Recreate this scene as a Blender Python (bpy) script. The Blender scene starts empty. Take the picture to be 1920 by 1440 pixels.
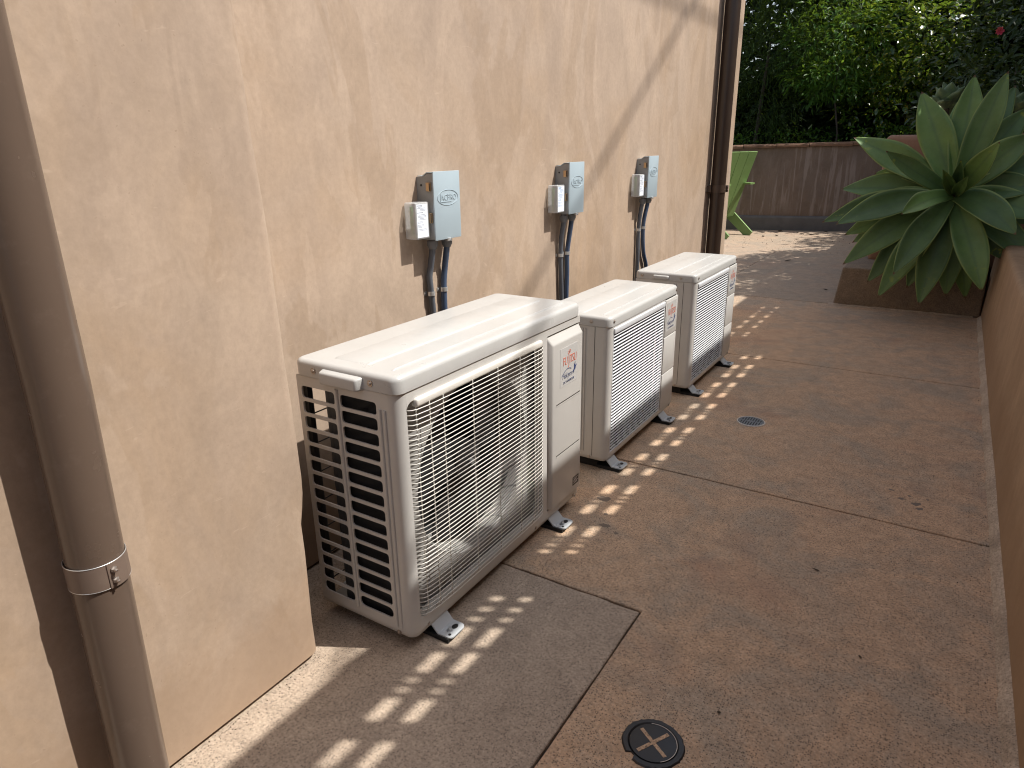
import bpy, bmesh, math, random
from mathutils import Vector, Matrix
from mathutils import noise as mnoise
random.seed(11)
PI = math.pi
scene = bpy.context.scene
COL = scene.collection

# ------------------------------------------------------------------ camera
cam_d = bpy.data.cameras.new('camera')
cam = bpy.data.objects.new('camera', cam_d)
COL.objects.link(cam)
scene.camera = cam
cam_d.sensor_fit = 'HORIZONTAL'
cam_d.sensor_width = 36.0
cam_d.lens = 23.9126
cam_d.clip_start = 0.05
cam_d.clip_end = 500
RT = Vector((0.8463268, 0.5324852, -0.01380025))
UP = Vector((-0.1634891, 0.2843311, 0.9446836))
FW = Vector((-0.5069539, 0.7972549, -0.3276925))
m3 = Matrix((RT, UP, -FW)).transposed()
cam.matrix_world = Matrix.Translation((1.2249, 0.0, 1.25)) @ m3.to_4x4()

# ------------------------------------------------------------------ light
SUN = Vector((0.50, 0.27, 0.84)).normalized()
world = bpy.data.worlds.new('World')
scene.world = world
world.use_nodes = True
wn = world.node_tree
bg = wn.nodes['Background']
sky = wn.nodes.new('ShaderNodeTexSky')
sky.sky_type = 'NISHITA'
sky.sun_disc = False
sky.sun_elevation = math.asin(SUN.z)
sky.sun_rotation = math.atan2(SUN.x, SUN.y)
sky.air_density = 1.0
sky.dust_density = 2.5
sky.ozone_density = 0.6
hs_ = wn.nodes.new('ShaderNodeHueSaturation')      # sky desaturated so its light in the shade is less blue
hs_.inputs['Saturation'].default_value = 0.6
wn.links.new(sky.outputs[0], hs_.inputs['Color'])
wn.links.new(hs_.outputs[0], bg.inputs[0])
bg.inputs[1].default_value = 0.105
sun_d = bpy.data.lights.new('sun', 'SUN')
sun_d.energy = 3.3
sun_d.angle = math.radians(0.46)
sun_d.color = (1.0, 0.955, 0.88)
sun = bpy.data.objects.new('sun', sun_d)
COL.objects.link(sun)
sun.rotation_euler = SUN.to_track_quat('Z', 'Y').to_euler()
sun.location = (6, 4, 12)
scene.view_settings.view_transform = 'Standard'
scene.view_settings.look = 'None'
scene.view_settings.gamma = 1.0
scene.view_settings.use_curve_mapping = False
scene.view_settings.exposure = 0.89
scene.cycles.filter_width = 1.1

# ------------------------------------------------------------------ helpers
class MB:
    """collects simple shapes into one mesh"""
    def __init__(s):
        s.v = []; s.f = []; s.uv = {}
    def add(s, vs, fs):
        o = len(s.v)
        s.v += [tuple(p) for p in vs]
        s.f += [tuple(i + o for i in q) for q in fs]
        return o
    def box(s, x0, x1, y0, y1, z0, z1):
        s.add([(x0,y0,z0),(x1,y0,z0),(x1,y1,z0),(x0,y1,z0),(x0,y0,z1),(x1,y0,z1),(x1,y1,z1),(x0,y1,z1)],
              [(3,2,1,0),(4,5,6,7),(0,1,5,4),(1,2,6,5),(2,3,7,6),(3,0,4,7)])
    def bbox(s, x0, x1, y0, y1, z0, z1, r=0.004, seg=2):
        bm = bmesh.new()
        bmesh.ops.create_cube(bm, size=1.0)
        for v in bm.verts:
            v.co = Vector(((x0+x1)/2 + v.co.x*(x1-x0), (y0+y1)/2 + v.co.y*(y1-y0), (z0+z1)/2 + v.co.z*(z1-z0)))
        bmesh.ops.bevel(bm, geom=bm.edges[:], offset=r, segments=seg, profile=0.5, affect='EDGES')
        s.bm(bm)
    def bm(s, bm, M=None):
        bm.verts.index_update()
        vs = [(M @ v.co) if M else v.co.copy() for v in bm.verts]
        s.add(vs, [[v.index for v in f.verts] for f in bm.faces])
        bm.free()
    def tube(s, path, r, n=8, caps=True):
        path = [Vector(p) for p in path]
        rr = r if isinstance(r, (list, tuple)) else [r]*len(path)
        up = None; rings = []
        for i, p in enumerate(path):
            t = (path[min(i+1, len(path)-1)] - path[max(i-1, 0)]).normalized()
            if up is None:
                a = Vector((0,0,1)) if abs(t.z) < 0.9 else Vector((1,0,0))
                up = (a - t*a.dot(t)).normalized()
            else:
                up = (up - t*up.dot(t)).normalized()
            b = t.cross(up)
            rings.append([p + (up*math.cos(2*PI*k/n) + b*math.sin(2*PI*k/n))*rr[i] for k in range(n)])
        vs = [q for ring in rings for q in ring]
        fs = []
        for i in range(len(path)-1):
            for k in range(n):
                fs.append((i*n+k, i*n+(k+1)%n, (i+1)*n+(k+1)%n, (i+1)*n+k))
        if caps:
            fs.append(tuple(range(n))[::-1]); fs.append(tuple((len(path)-1)*n+k for k in range(n)))
        s.add(vs, fs)
    def cyl(s, p0, p1, r, n=16):
        s.tube([p0, p1], r, n)
    def prism(s, poly, axis, a, b):
        """polygon of 2-D points extruded along an axis from a to b"""
        def P(u, v, w):
            return {'x': (w,u,v), 'y': (u,w,v), 'z': (u,v,w)}[axis]
        n = len(poly)
        vs = [P(u,v,a) for u,v in poly] + [P(u,v,b) for u,v in poly]
        fs = [tuple(range(n))[::-1], tuple(range(n, 2*n))]
        fs += [(i, (i+1)%n, n+(i+1)%n, n+i) for i in range(n)]
        s.add(vs, fs)
    def mesh(s, name, mat, off=(0,0,0), smooth=None):
        me = bpy.data.meshes.new(name)
        ox, oy, oz = off
        me.from_pydata([(x-ox, y-oy, z-oz) for x,y,z in s.v], [], s.f)
        bm = bmesh.new(); bm.from_mesh(me)
        bmesh.ops.recalc_face_normals(bm, faces=bm.faces[:])
        if smooth is not None:
            for f in bm.faces: f.smooth = True
            for e in bm.edges:
                if len(e.link_faces) == 2 and e.calc_face_angle(0) > math.radians(smooth): e.smooth = False
        bm.to_mesh(me); bm.free()
        if mat: me.materials.append(mat)
        return me

def wloc(o):
    l = Vector((0,0,0))
    while o is not None:
        l += o.location; o = o.parent
    return l
def part(name, mb, mat, parent=None, smooth=35, label=None, kind=None):
    off = wloc(parent) if parent is not None else Vector((0,0,0))
    o = bpy.data.objects.new(name, mb.mesh(name, mat, off, smooth))
    COL.objects.link(o)
    if parent is not None: o.parent = parent
    if label: o['label'] = label
    if kind: o['kind'] = kind
    return o
def tag(o, label, cat, group=None):
    o['label'] = label; o['category'] = cat
    if group: o['group'] = group
    return o
def thing(name, loc, label, cat, group=None):
    o = bpy.data.objects.new(name, None)
    o.empty_display_size = 0.05
    COL.objects.link(o); o.location = loc
    return tag(o, label, cat, group)
def single(name, mb, mat, loc, label, cat, group=None, smooth=35):
    o = bpy.data.objects.new(name, mb.mesh(name, mat, loc, smooth))
    o.location = loc; COL.objects.link(o)
    return tag(o, label, cat, group)
def copy_tree(o, parent=None):
    c = o.copy(); COL.objects.link(c)
    if parent is not None: c.parent = parent
    for ch in list(o.children): copy_tree(ch, c)
    return c
def inst(src, parent, loc=None, rot=None):
    c = src.copy(); COL.objects.link(c); c.parent = parent
    if loc is not None: c.location = loc
    if rot is not None: c.rotation_euler = rot
    return c

def rrect(u0, u1, v0, v1, r, k=4):
    """rounded rectangle, corner by corner (lower-left first), counter-clockwise"""
    out = []
    for (cu, cv, a0) in ((u0+r, v0+r, PI), (u1-r, v0+r, 1.5*PI), (u1-r, v1-r, 0), (u0+r, v1-r, 0.5*PI)):
        out.append([(cu + r*math.cos(a0 + i*PI/2/k), cv + r*math.sin(a0 + i*PI/2/k)) for i in range(k+1)])
    return out
def holed(mb, M, cell, corners, depth):
    """a rectangular cell (u0,u1,v0,v1) with a hole whose outline is four corner lists; M maps (u,v,w) to space"""
    u0,u1,v0,v1 = cell
    oc = [(u0,v0),(u1,v0),(u1,v1),(u0,v1)]
    vs = []; fs = []
    for w in (0, -depth):
        base = len(vs)
        vs += [M(u,v,w) for u,v in oc]
        idx = []
        for c in corners:
            idx.append(list(range(len(vs), len(vs)+len(c))))
            vs += [M(u,v,w) for u,v in c]
        for j in range(4):
            for a, b in zip(idx[j][:-1], idx[j][1:]): fs.append((base+j, b, a))
            n = (j+1) % 4
            fs.append((base+j, base+n, idx[n][0], idx[j][-1]))
        if w == 0: top = sum(idx, [])
        else: bot = sum(idx, [])
    n = len(top)
    for i in range(n): fs.append((top[i], top[(i+1)%n], bot[(i+1)%n], bot[i]))
    mb.add(vs, fs)
def plate(mb, M, u0, u1, v0, v1, depth):
    vs = [M(u,v,w) for w in (0,-depth) for u,v in ((u0,v0),(u1,v0),(u1,v1),(u0,v1))]
    mb.add(vs, [(0,1,2,3),(7,6,5,4),(0,4,5,1),(1,5,6,2),(2,6,7,3),(3,7,4,0)])

def text_mb(txt, size, M, xs=1.0, shear=0.0, depth=0.0006, spacing=1.0, thin=0.0):
    """flat lettering: M maps (u,v,w) to space, text centred on u, baseline at v=0"""
    cu = bpy.data.curves.new('lettering', 'FONT')
    cu.offset = thin; cu.body = txt; cu.size = size; cu.extrude = 0.0; cu.shear = shear
    cu.align_x = 'CENTER'; cu.space_character = spacing; cu.resolution_u = 3
    ob = bpy.data.objects.new('lettering', cu)
    COL.objects.link(ob)
    dg = bpy.context.evaluated_depsgraph_get()
    me = bpy.data.meshes.new_from_object(ob.evaluated_get(dg))
    mb = MB()
    if depth > 0:
        bm = bmesh.new(); bm.from_mesh(me)
        r = bmesh.ops.extrude_face_region(bm, geom=bm.faces[:])
        for e in r['geom']:
            if isinstance(e, bmesh.types.BMVert): e.co.z += depth
        bm.verts.index_update()
        mb.add([M(v.co.x*xs, v.co.y, v.co.z) for v in bm.verts], [[v.index for v in f.verts] for f in bm.faces])
        bm.free()
    else:
        mb.add([M(v.co.x*xs, v.co.y, 0) for v in me.vertices], [list(p.vertices) for p in me.polygons])
    bpy.data.objects.remove(ob); bpy.data.curves.remove(cu); bpy.data.meshes.remove(me)
    return mb

# ------------------------------------------------------------------ materials
def nt(name):
    m = bpy.data.materials.new(name); m.use_nodes = True
    t = m.node_tree
    return m, t, t.nodes['Principled BSDF']
def L(t, a, b): t.links.new(a, b)
def tex_noise(t, scale, detail=4, rough=0.5, vec=None, dist=0.0):
    n = t.nodes.new('ShaderNodeTexNoise')
    n.inputs['Scale'].default_value = scale; n.inputs['Detail'].default_value = detail
    n.inputs['Roughness'].default_value = rough; n.inputs['Distortion'].default_value = dist
    if vec is not None: L(t, vec, n.inputs['Vector'])
    return n
def ramp(t, src, stops):
    r = t.nodes.new('ShaderNodeValToRGB')
    while len(r.color_ramp.elements) < len(stops): r.color_ramp.elements.new(0.5)
    for e, (p, c) in zip(r.color_ramp.elements, stops):
        e.position = p; e.color = (c[0], c[1], c[2], 1) if not isinstance(c, (int, float)) else (c, c, c, 1)
    L(t, src, r.inputs[0])
    return r
def mixc(t, fac, a, b, mode='MIX'):
    m = t.nodes.new('ShaderNodeMix'); m.data_type = 'RGBA'; m.blend_type = mode
    for val, i in ((fac, 0), (a, 6), (b, 7)):
        if hasattr(val, 'node'): L(t, val, m.inputs[i])
        elif isinstance(val, (int, float)): m.inputs[i].default_value = val
        else: m.inputs[i].default_value = (val[0], val[1], val[2], 1)
    return m.outputs[2]
def pos(t, scale=None, rot=None):
    g = t.nodes.new('ShaderNodeNewGeometry')
    if scale is None: return g.outputs['Position']
    mp = t.nodes.new('ShaderNodeMapping'); mp.inputs['Scale'].default_value = scale
    if rot: mp.inputs['Rotation'].default_value = rot
    L(t, g.outputs['Position'], mp.inputs['Vector'])
    return mp.outputs['Vector']
def objco(t, scale=None):
    g = t.nodes.new('ShaderNodeTexCoord')
    if scale is None: return g.outputs['Object']
    mp = t.nodes.new('ShaderNodeMapping'); mp.inputs['Scale'].default_value = scale
    L(t, g.outputs['Object'], mp.inputs['Vector'])
    return mp.outputs['Vector']
def bump(t, p, h, strength, dist=0.002, prev=None):
    b = t.nodes.new('ShaderNodeBump'); b.inputs['Strength'].default_value = strength
    b.inputs['Distance'].default_value = dist
    L(t, h, b.inputs['Height'])
    if prev is not None: L(t, prev, b.inputs['Normal'])
    L(t, b.outputs[0], p.inputs['Normal'])
    return b.outputs[0]

def paint(name, col, rough=0.4, var=0.06, metal=0.0, spec=0.5, bumpy=0.0, dirt=0.0, dirt_col=(0.25,0.2,0.15)):
    m, t, p = nt(name)
    v = objco(t)
    n = tex_noise(t, 6, 5, 0.6, v)
    c = mixc(t, ramp(t, n.outputs[0], [(0.3, 0), (0.75, 1)]).outputs[0], [x*(1-var) for x in col], [min(1, x*(1+var)) for x in col])
    if dirt > 0:
        d = tex_noise(t, 22, 6, 0.7, v)
        c = mixc(t, ramp(t, d.outputs[0], [(0.55, 0), (0.8, dirt)]).outputs[0], c, dirt_col)
    L(t, c, p.inputs['Base Color'])
    r = tex_noise(t, 14, 4, 0.6, v)
    L(t, ramp(t, r.outputs[0], [(0.3, rough*0.85), (0.8, min(1, rough*1.25))]).outputs[0], p.inputs['Roughness'])
    p.inputs['Metallic'].default_value = metal
    p.inputs['Specular IOR Level'].default_value = spec
    if bumpy > 0:
        b = tex_noise(t, 160, 3, 0.6, v)
        bump(t, p, b.outputs[0], bumpy, 0.001)
    return m

def stucco(name, c1, c2, c3, coarse=1.0, stains=False, streaks=False):
    m, t, p = nt(name)
    v = pos(t)
    n1 = tex_noise(t, 0.95*coarse, 5, 0.55, v, 0.9)
    a = mixc(t, ramp(t, n1.outputs[0], [(0.38, 0), (0.58, 1)]).outputs[0], c1, c2)
    # broad trowel sweeps at several angles, some with a sharp lap edge
    for k, (sc, rot, lo, hi, amt, col) in enumerate((
        (1.7, (0.5, 0.0, 0.2), 0.50, 0.64, 0.6, c3), (2.1, (-0.7, 0.1, 0.0), 0.525, 0.545, 0.42, [x*1.10 for x in c2]),
        (1.3, (1.1, 0.3, 0.1), 0.545, 0.565, 0.42, [x*0.85 for x in c1]), (3.6, (0.2, 0.5, 0.3), 0.56, 0.585, 0.32, [x*1.12 for x in c3]))):
        nn = tex_noise(t, sc*coarse, 5, 0.6, pos(t, (1.0, 1.0, 0.42), rot), 1.8)
        a = mixc(t, ramp(t, nn.outputs[0], [(lo, 0), (hi, amt)]).outputs[0], a, col)
        if k == 0: n2 = nn
        if k == 2: n2b = nn
    n3 = tex_noise(t, 55, 5, 0.75, v)
    nm = tex_noise(t, 7, 6, 0.7, pos(t, (1, 1, 0.6)), 0.6)
    a = mixc(t, 1.0, a, ramp(t, nm.outputs[0], [(0.3, 0.88), (0.7, 1.08)]).outputs[0], 'MULTIPLY')
    a = mixc(t, 1.0, a, ramp(t, n3.outputs[0], [(0.3, 0.91), (0.7, 1.06)]).outputs[0], 'MULTIPLY')
    # small pits and pale scuffs
    pit = tex_noise(t, 110, 2, 0.5, v)
    zone = tex_noise(t, 2.2, 2, 0.5, v)
    k = t.nodes.new('ShaderNodeMath'); k.operation = 'MULTIPLY'
    L(t, ramp(t, pit.outputs[0], [(0.68, 0), (0.74, 0.42)]).outputs[0], k.inputs[0]); L(t, ramp(t, zone.outputs[0], [(0.42, 0.1), (0.62, 1)]).outputs[0], k.inputs[1])
    a = mixc(t, k.outputs[0], a, [x*0.55 for x in c1])
    scf = tex_noise(t, 14, 3, 0.6, pos(t, (0.35, 0.35, 1.6), (0.9, 0.2, 0.4)), 2.5)
    a = mixc(t, ramp(t, scf.outputs[0], [(0.70, 0), (0.73, 0.35)]).outputs[0], a, [min(1, x*1.22) for x in c2])
    if streaks:
        s = tex_noise(t, 9, 5, 0.65, pos(t, (1.6, 1.6, 0.10)), 0.4)
        s2 = tex_noise(t, 0.9, 2, 0.5, v)
        k = t.nodes.new('ShaderNodeMath'); k.operation = 'MULTIPLY'
        L(t, ramp(t, s.outputs[0], [(0.50, 0), (0.58, 0.75)]).outputs[0], k.inputs[0])
        L(t, ramp(t, s2.outputs[0], [(0.42, 0), (0.56, 1)]).outputs[0], k.inputs[1])
        a = mixc(t, k.outputs[0], a, (0.30, 0.245, 0.215))
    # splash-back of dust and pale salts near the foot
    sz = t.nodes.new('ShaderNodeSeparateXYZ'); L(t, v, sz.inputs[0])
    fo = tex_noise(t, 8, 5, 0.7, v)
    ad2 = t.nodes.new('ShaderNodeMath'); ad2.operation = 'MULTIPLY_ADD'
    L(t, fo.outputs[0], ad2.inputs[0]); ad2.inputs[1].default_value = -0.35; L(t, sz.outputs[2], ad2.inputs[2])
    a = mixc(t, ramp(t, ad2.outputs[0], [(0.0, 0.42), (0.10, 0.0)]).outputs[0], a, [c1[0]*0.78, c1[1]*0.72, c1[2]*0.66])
    L(t, a, p.inputs['Base Color'])
    p.inputs['Roughness'].default_value = 0.82
    p.inputs['Specular IOR Level'].default_value = 0.25
    b1 = bump(t, p, n3.outputs[0], 0.18, 0.0016)
    b2 = bump(t, p, n2.outputs[0], 0.28, 0.010, b1)
    bump(t, p, n2b.outputs[0], 0.20, 0.008, b2)
    return m

def concrete(name, ca, cb, cc, speck=1.0, red=0.0):
    m, t, p = nt(name)
    v = pos(t)
    n1 = tex_noise(t, 0.9, 6, 0.6, v, 0.4)
    n2 = tex_noise(t, 3.6, 6, 0.68, v, 0.8)
    a = mixc(t, ramp(t, n1.outputs[0], [(0.35, 0), (0.65, 1)]).outputs[0], ca, cb)
    a = mixc(t, ramp(t, n2.outputs[0], [(0.44, 0), (0.62, 1.0)]).outputs[0], a, cc)
    n4 = tex_noise(t, 16, 5, 0.7, v)
    a = mixc(t, 1.0, a, ramp(t, n4.outputs[0], [(0.3, 0.82), (0.7, 1.12)]).outputs[0], 'MULTIPLY')
    # exposed sand grains: dark and pale specks of two sizes
    for sc, lo, hi, col, amt in ((210, 0.0, 0.30, (0.035,0.03,0.027), 0.75*speck), (330, 0.0, 0.26, (0.5,0.45,0.38), 0.5*speck), (120, 0.0, 0.17, (0.05,0.04,0.035), 0.7*speck)):
        vo = t.nodes.new('ShaderNodeTexVoronoi'); vo.inputs['Scale'].default_value = sc
        L(t, v, vo.inputs['Vector'])
        sp = t.nodes.new('ShaderNodeSeparateColor'); L(t, vo.outputs['Color'], sp.inputs[0])
        keep = ramp(t, sp.outputs[0], [(0.62, 0), (0.64, 1)])
        near = ramp(t, vo.outputs['Distance'], [(hi*0.9, 1), (hi*1.7, 0)])
        k = t.nodes.new('ShaderNodeMath'); k.operation = 'MULTIPLY'
        L(t, keep.outputs[0], k.inputs[0]); L(t, near.outputs[0], k.inputs[1])
        k2 = t.nodes.new('ShaderNodeMath'); k2.operation = 'MULTIPLY'
        L(t, k.outputs[0], k2.inputs[0]); k2.inputs[1].default_value = amt
        a = mixc(t, k2.outputs[0], a, col)
    g = tex_noise(t, 130, 4, 0.75, v)
    a = mixc(t, 1.0, a, ramp(t, g.outputs[0], [(0.30, 0.62), (0.50, 1.0), (0.72, 1.35)]).outputs[0], 'MULTIPLY')
    # old drips and damp spots
    st = tex_noise(t, 7.5, 3, 0.5, pos(t, (1, 1.0, 1)))
    a = mixc(t, ramp(t, st.outputs[0], [(0.735, 0), (0.76, 0.55)]).outputs[0], a, (0.06, 0.05, 0.045))
    if red > 0:
        rd = tex_noise(t, 1.7, 4, 0.6, v)
        a = mixc(t, ramp(t, rd.outputs[0], [(0.56, 0), (0.68, red)]).outputs[0], a, (0.30, 0.135, 0.09))
    L(t, a, p.inputs['Base Color'])
    p.inputs['Roughness'].default_value = 0.8
    p.inputs['Specular IOR Level'].default_value = 0.3
    b1 = bump(t, p, g.outputs[0], 0.45, 0.0015)
    bump(t, p, n2.outputs[0], 0.12, 0.006, b1)
    return m

def leaf_mat(name, c1, c2, tip, rough=0.35, trans=0.35, scale=3.0, spec=0.5, tlo=0.52):
    m, t, p = nt(name)
    v = pos(t)
    n = tex_noise(t, scale, 3, 0.6, v)
    n2 = tex_noise(t, 26, 2, 0.5, v)
    a = mixc(t, ramp(t, n.outputs[0], [(0.38, 0), (0.62, 1)]).outputs[0], c1, c2)
    a = mixc(t, ramp(t, n2.outputs[0], [(tlo, 0), (tlo+0.14, 1.0)]).outputs[0], a, tip)
    L(t, a, p.inputs['Base Color'])
    p.inputs['Roughness'].default_value = rough
    p.inputs['Specular IOR Level'].default_value = spec
    tr = t.nodes.new('ShaderNodeBsdfTranslucent')
    br = mixc(t, 0.5, a, (0.30, 0.42, 0.04))
    L(t, br, tr.inputs['Color'])
    ms = t.nodes.new('ShaderNodeMixShader'); ms.inputs[0].default_value = trans
    out = t.nodes['Material Output']
    L(t, p.outputs[0], ms.inputs[1]); L(t, tr.outputs[0], ms.inputs[2]); L(t, ms.outputs[0], out.inputs[0])
    return m

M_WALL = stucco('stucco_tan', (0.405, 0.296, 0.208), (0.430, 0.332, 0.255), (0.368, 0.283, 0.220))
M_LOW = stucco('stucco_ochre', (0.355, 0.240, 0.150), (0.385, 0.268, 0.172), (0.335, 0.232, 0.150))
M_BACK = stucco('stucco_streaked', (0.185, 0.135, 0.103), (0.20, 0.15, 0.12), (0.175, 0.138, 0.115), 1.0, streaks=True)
M_PLINTH = paint('plinth_grey', (0.125, 0.118, 0.115), 0.8, 0.15, bumpy=0.3)
M_CAP = paint('cap_terracotta', (0.21, 0.115, 0.068), 0.85, 0.35, bumpy=0.4, dirt=1.0, dirt_col=(0.05,0.045,0.03))
M_PIER = paint('pier_terracotta', (0.29, 0.165, 0.108), 0.85, 0.18, bumpy=0.4, dirt=0.35, dirt_col=(0.16,0.10,0.07))
M_CONC_A = concrete('concrete_grey', (0.405, 0.322, 0.250), (0.365, 0.290, 0.225), (0.43, 0.345, 0.268), 0.65)
M_CONC_B = concrete('concrete_brown', (0.50, 0.345, 0.230), (0.545, 0.368, 0.240), (0.40, 0.312, 0.232), 0.9, red=0.25)
M_CONC_C = concrete('concrete_far', (0.385, 0.290, 0.212), (0.42, 0.305, 0.218), (0.335, 0.268, 0.205), 0.7, red=0.15)
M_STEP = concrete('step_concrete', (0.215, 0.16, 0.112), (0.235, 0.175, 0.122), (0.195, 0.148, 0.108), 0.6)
M_GROUND = paint('soil', (0.07, 0.05, 0.035), 0.95, 0.3)
M_MORTAR = concrete('mortar', (0.50, 0.40, 0.31), (0.46, 0.36, 0.27), (0.36, 0.28, 0.21), 0.5)
M_PIPE = paint('downpipe_brown', (0.120, 0.086, 0.066), 0.24, 0.05, spec=0.55, dirt=0.10, dirt_col=(0.35,0.29,0.24))
M_STRAP = paint('strap_brown', (0.17, 0.125, 0.10), 0.45, 0.08, dirt=0.15, dirt_col=(0.35,0.29,0.24))
M_PIPE2 = paint('downpipe_dark', (0.040, 0.026, 0.019), 0.34, 0.08, spec=0.55)
M_STRAP2 = paint('strap_dark', (0.07, 0.047, 0.035), 0.4, 0.1)
M_UNIT = paint('cabinet_cream', (0.53, 0.52, 0.50), 0.36, 0.04, spec=0.5, dirt=0.14, dirt_col=(0.40,0.36,0.30))
M_LID = paint('lid_cream', (0.465, 0.465, 0.455), 0.32, 0.04, spec=0.5, dirt=0.22, dirt_col=(0.39,0.37,0.335))
M_WIRE = paint('wire_white', (0.70, 0.68, 0.63), 0.4, 0.03)
M_SLAT = paint('slat_white', (0.60, 0.62, 0.65), 0.4, 0.02)
M_INNER = paint('inner_grey', (0.30, 0.295, 0.285), 0.5, 0.05)
M_STEEL = paint('zinc_steel', (0.46, 0.48, 0.50), 0.42, 0.08, metal=0.55, dirt=0.1)
M_FAN = paint('fan_dark', (0.022, 0.022, 0.024), 0.5, 0.1)
M_COIL = paint('coil_dark', (0.035, 0.038, 0.042), 0.55, 0.2)
M_BLACK = paint('black_plastic', (0.015, 0.015, 0.016), 0.5, 0.1)
M_RUBBER = paint('rubber', (0.012, 0.012, 0.012), 0.8, 0.1)
M_FOOT = paint('foot_enamel', (0.50, 0.53, 0.55), 0.35, 0.05)
M_SCREW = paint('screw_steel', (0.42, 0.37, 0.33), 0.35, 0.15, metal=0.9)
M_LOGO_BG = paint('decal_silver', (0.495, 0.492, 0.482), 0.4, 0.02)
M_RED = paint('logo_red', (0.66, 0.14, 0.075), 0.5, 0.02)
M_BLUE = paint('logo_blue', (0.035, 0.055, 0.16), 0.5, 0.02)
M_TAG = paint('rating_tag', (0.05, 0.042, 0.035), 0.5, 0.2)
M_BOX = paint('box_grey', (0.37, 0.455, 0.51), 0.42, 0.03)
M_BOXSHADE = paint('box_shade_grey', (0.27, 0.28, 0.285), 0.5, 0.05)  # box grey darkened: shade of the side put into the colour
M_BRASS = paint('clip_brass', (0.55, 0.38, 0.22), 0.4, 0.1, metal=0.7)
M_LABEL = paint('label_white', (0.78, 0.84, 0.93), 0.5, 0.01)
M_INK = paint('ink', (0.06, 0.07, 0.12), 0.6, 0.02)
M_INK_BLUE = paint('ink_blue', (0.10, 0.30, 0.55), 0.6, 0.02)
M_PCB = paint('pcb_green', (0.08, 0.30, 0.10), 0.5, 0.4)
M_PCB2 = paint('pcb_parts', (0.42, 0.38, 0.24), 0.5, 0.3)
M_COND = paint('conduit_grey', (0.10, 0.11, 0.13), 0.5, 0.05)
M_COND_B = paint('conduit_blue', (0.055, 0.085, 0.15), 0.45, 0.05)
M_FIT = paint('fitting_grey', (0.16, 0.16, 0.165), 0.6, 0.08)
M_GALV = paint('galvanised', (0.62, 0.63, 0.63), 0.35, 0.08, metal=0.7)
M_IRON = paint('cast_iron', (0.014, 0.015, 0.018), 0.42, 0.25, dirt=0.12, dirt_col=(0.12,0.10,0.08))
M_GRATE = paint('grate_grey', (0.22, 0.235, 0.25), 0.45, 0.12, metal=0.4)
M_RING = paint('ring_pale', (0.60, 0.55, 0.50), 0.5, 0.1)
M_CHAIR = paint('chair_green', (0.165, 0.27, 0.09), 0.5, 0.08)
M_BARK = paint('bark', (0.06, 0.048, 0.036), 0.9, 0.25, bumpy=0.5)
M_FENCE = paint('fence_wood', (0.26, 0.19, 0.135), 0.8, 0.15, bumpy=0.3)
M_DEAD = paint('dead_leaf', (0.06, 0.038, 0.02), 0.8, 0.4)
M_CABLE = paint('cable_black', (0.02, 0.02, 0.02), 0.6, 0.05)
m, t, p = nt('clear_plastic')
p.inputs['Base Color'].default_value = (0.93, 0.95, 0.97, 1); p.inputs['Roughness'].default_value = 0.12
n_ = tex_noise(t, 30, 3, 0.5, objco(t))
L(t, ramp(t, n_.outputs[0], [(0.3, 0.06), (0.8, 0.22)]).outputs[0], p.inputs['Roughness'])
trb = t.nodes.new('ShaderNodeBsdfTransparent'); trb.inputs[0].default_value = (0.93, 0.95, 0.96, 1)
mx = t.nodes.new('ShaderNodeMixShader'); mx.inputs[0].default_value = 0.62
L(t, p.outputs[0], mx.inputs[1]); L(t, trb.outputs[0], mx.inputs[2]); L(t, mx.outputs[0], t.nodes['Material Output'].inputs[0])
M_CLEAR = m

# ------------------------------------------------------------------ ground
def structure(o):
    o['kind'] = 'structure'; return o
g = MB(); g.box(-60, 60, -60, 60, -0.3, -0.03)
structure(part('ground', g, M_GROUND, None, None))
pav = MB()
pav.box(-2.6, 1.6, -4, 11.6, -0.03, -0.012)
pavement = structure(part('pavement', pav, M_RUBBER, None, None))
def slab(poly, mat, label=None):
    bm = bmesh.new()
    vs = [bm.verts.new((x, y, 0)) for x, y in poly]
    f = bm.faces.new(vs)
    if f.normal.z < 0: f.normal_flip()
    r = bmesh.ops.extrude_face_region(bm, geom=[f])
    for e in r['geom']:
        if isinstance(e, bmesh.types.BMVert): e.co.z = -0.012
    bmesh.ops.recalc_face_normals(bm, faces=bm.faces[:])
    ed = [e for e in bm.edges if all(abs(v.co.z) < 1e-6 for v in e.verts)]
    bmesh.ops.bevel(bm, geom=ed, offset=0.0022, segments=1, affect='EDGES')
    mb = MB(); mb.bm(bm)
    part('slab', mb, mat, pavement, None, label)
def wob(a, b, n=26, amp=0.0016, seed=0):
    """a slightly chipped joint edge between two points"""
    out = []
    rnd = random.Random(seed)
    for i in range(n+1):
        u = i/n
        k = 0 if i in (0, n) else rnd.uniform(-amp, amp)
        dx, dy = b[0]-a[0], b[1]-a[1]; l = math.hypot(dx, dy)
        out.append((a[0]+dx*u - dy/l*k, a[1]+dy*u + dx/l*k))
    return out
J = 0.0050
XR = 1.60
XL = -0.34
YA, YB, YC, YD = 1.553, 2.452, 4.232, 6.075
XJ = 0.660
slab([(XL,-4)] + wob((XJ-J*0.5,-4), (XJ-J*0.5, YA-J), 60, 0.002, 1) + wob((XJ-J, YA-J*0.8), (XL, YA-J*0.8), 26, 0.002, 2), M_CONC_A, 'greyer sanded slab beside the house wall')
slab([(XR,-4)] + wob((XR,YB-J*1.5), (XL,YB-J*1.5), 30, 0.0018, 3) + wob((XL,YA+J*0.6),(XJ+J*0.4,YA+J*0.6), 26, 0.0016, 4) + wob((XJ+J*0.4,YA),(XJ+J*0.4,-4), 60, 0.0016, 5), M_CONC_B)
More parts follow.
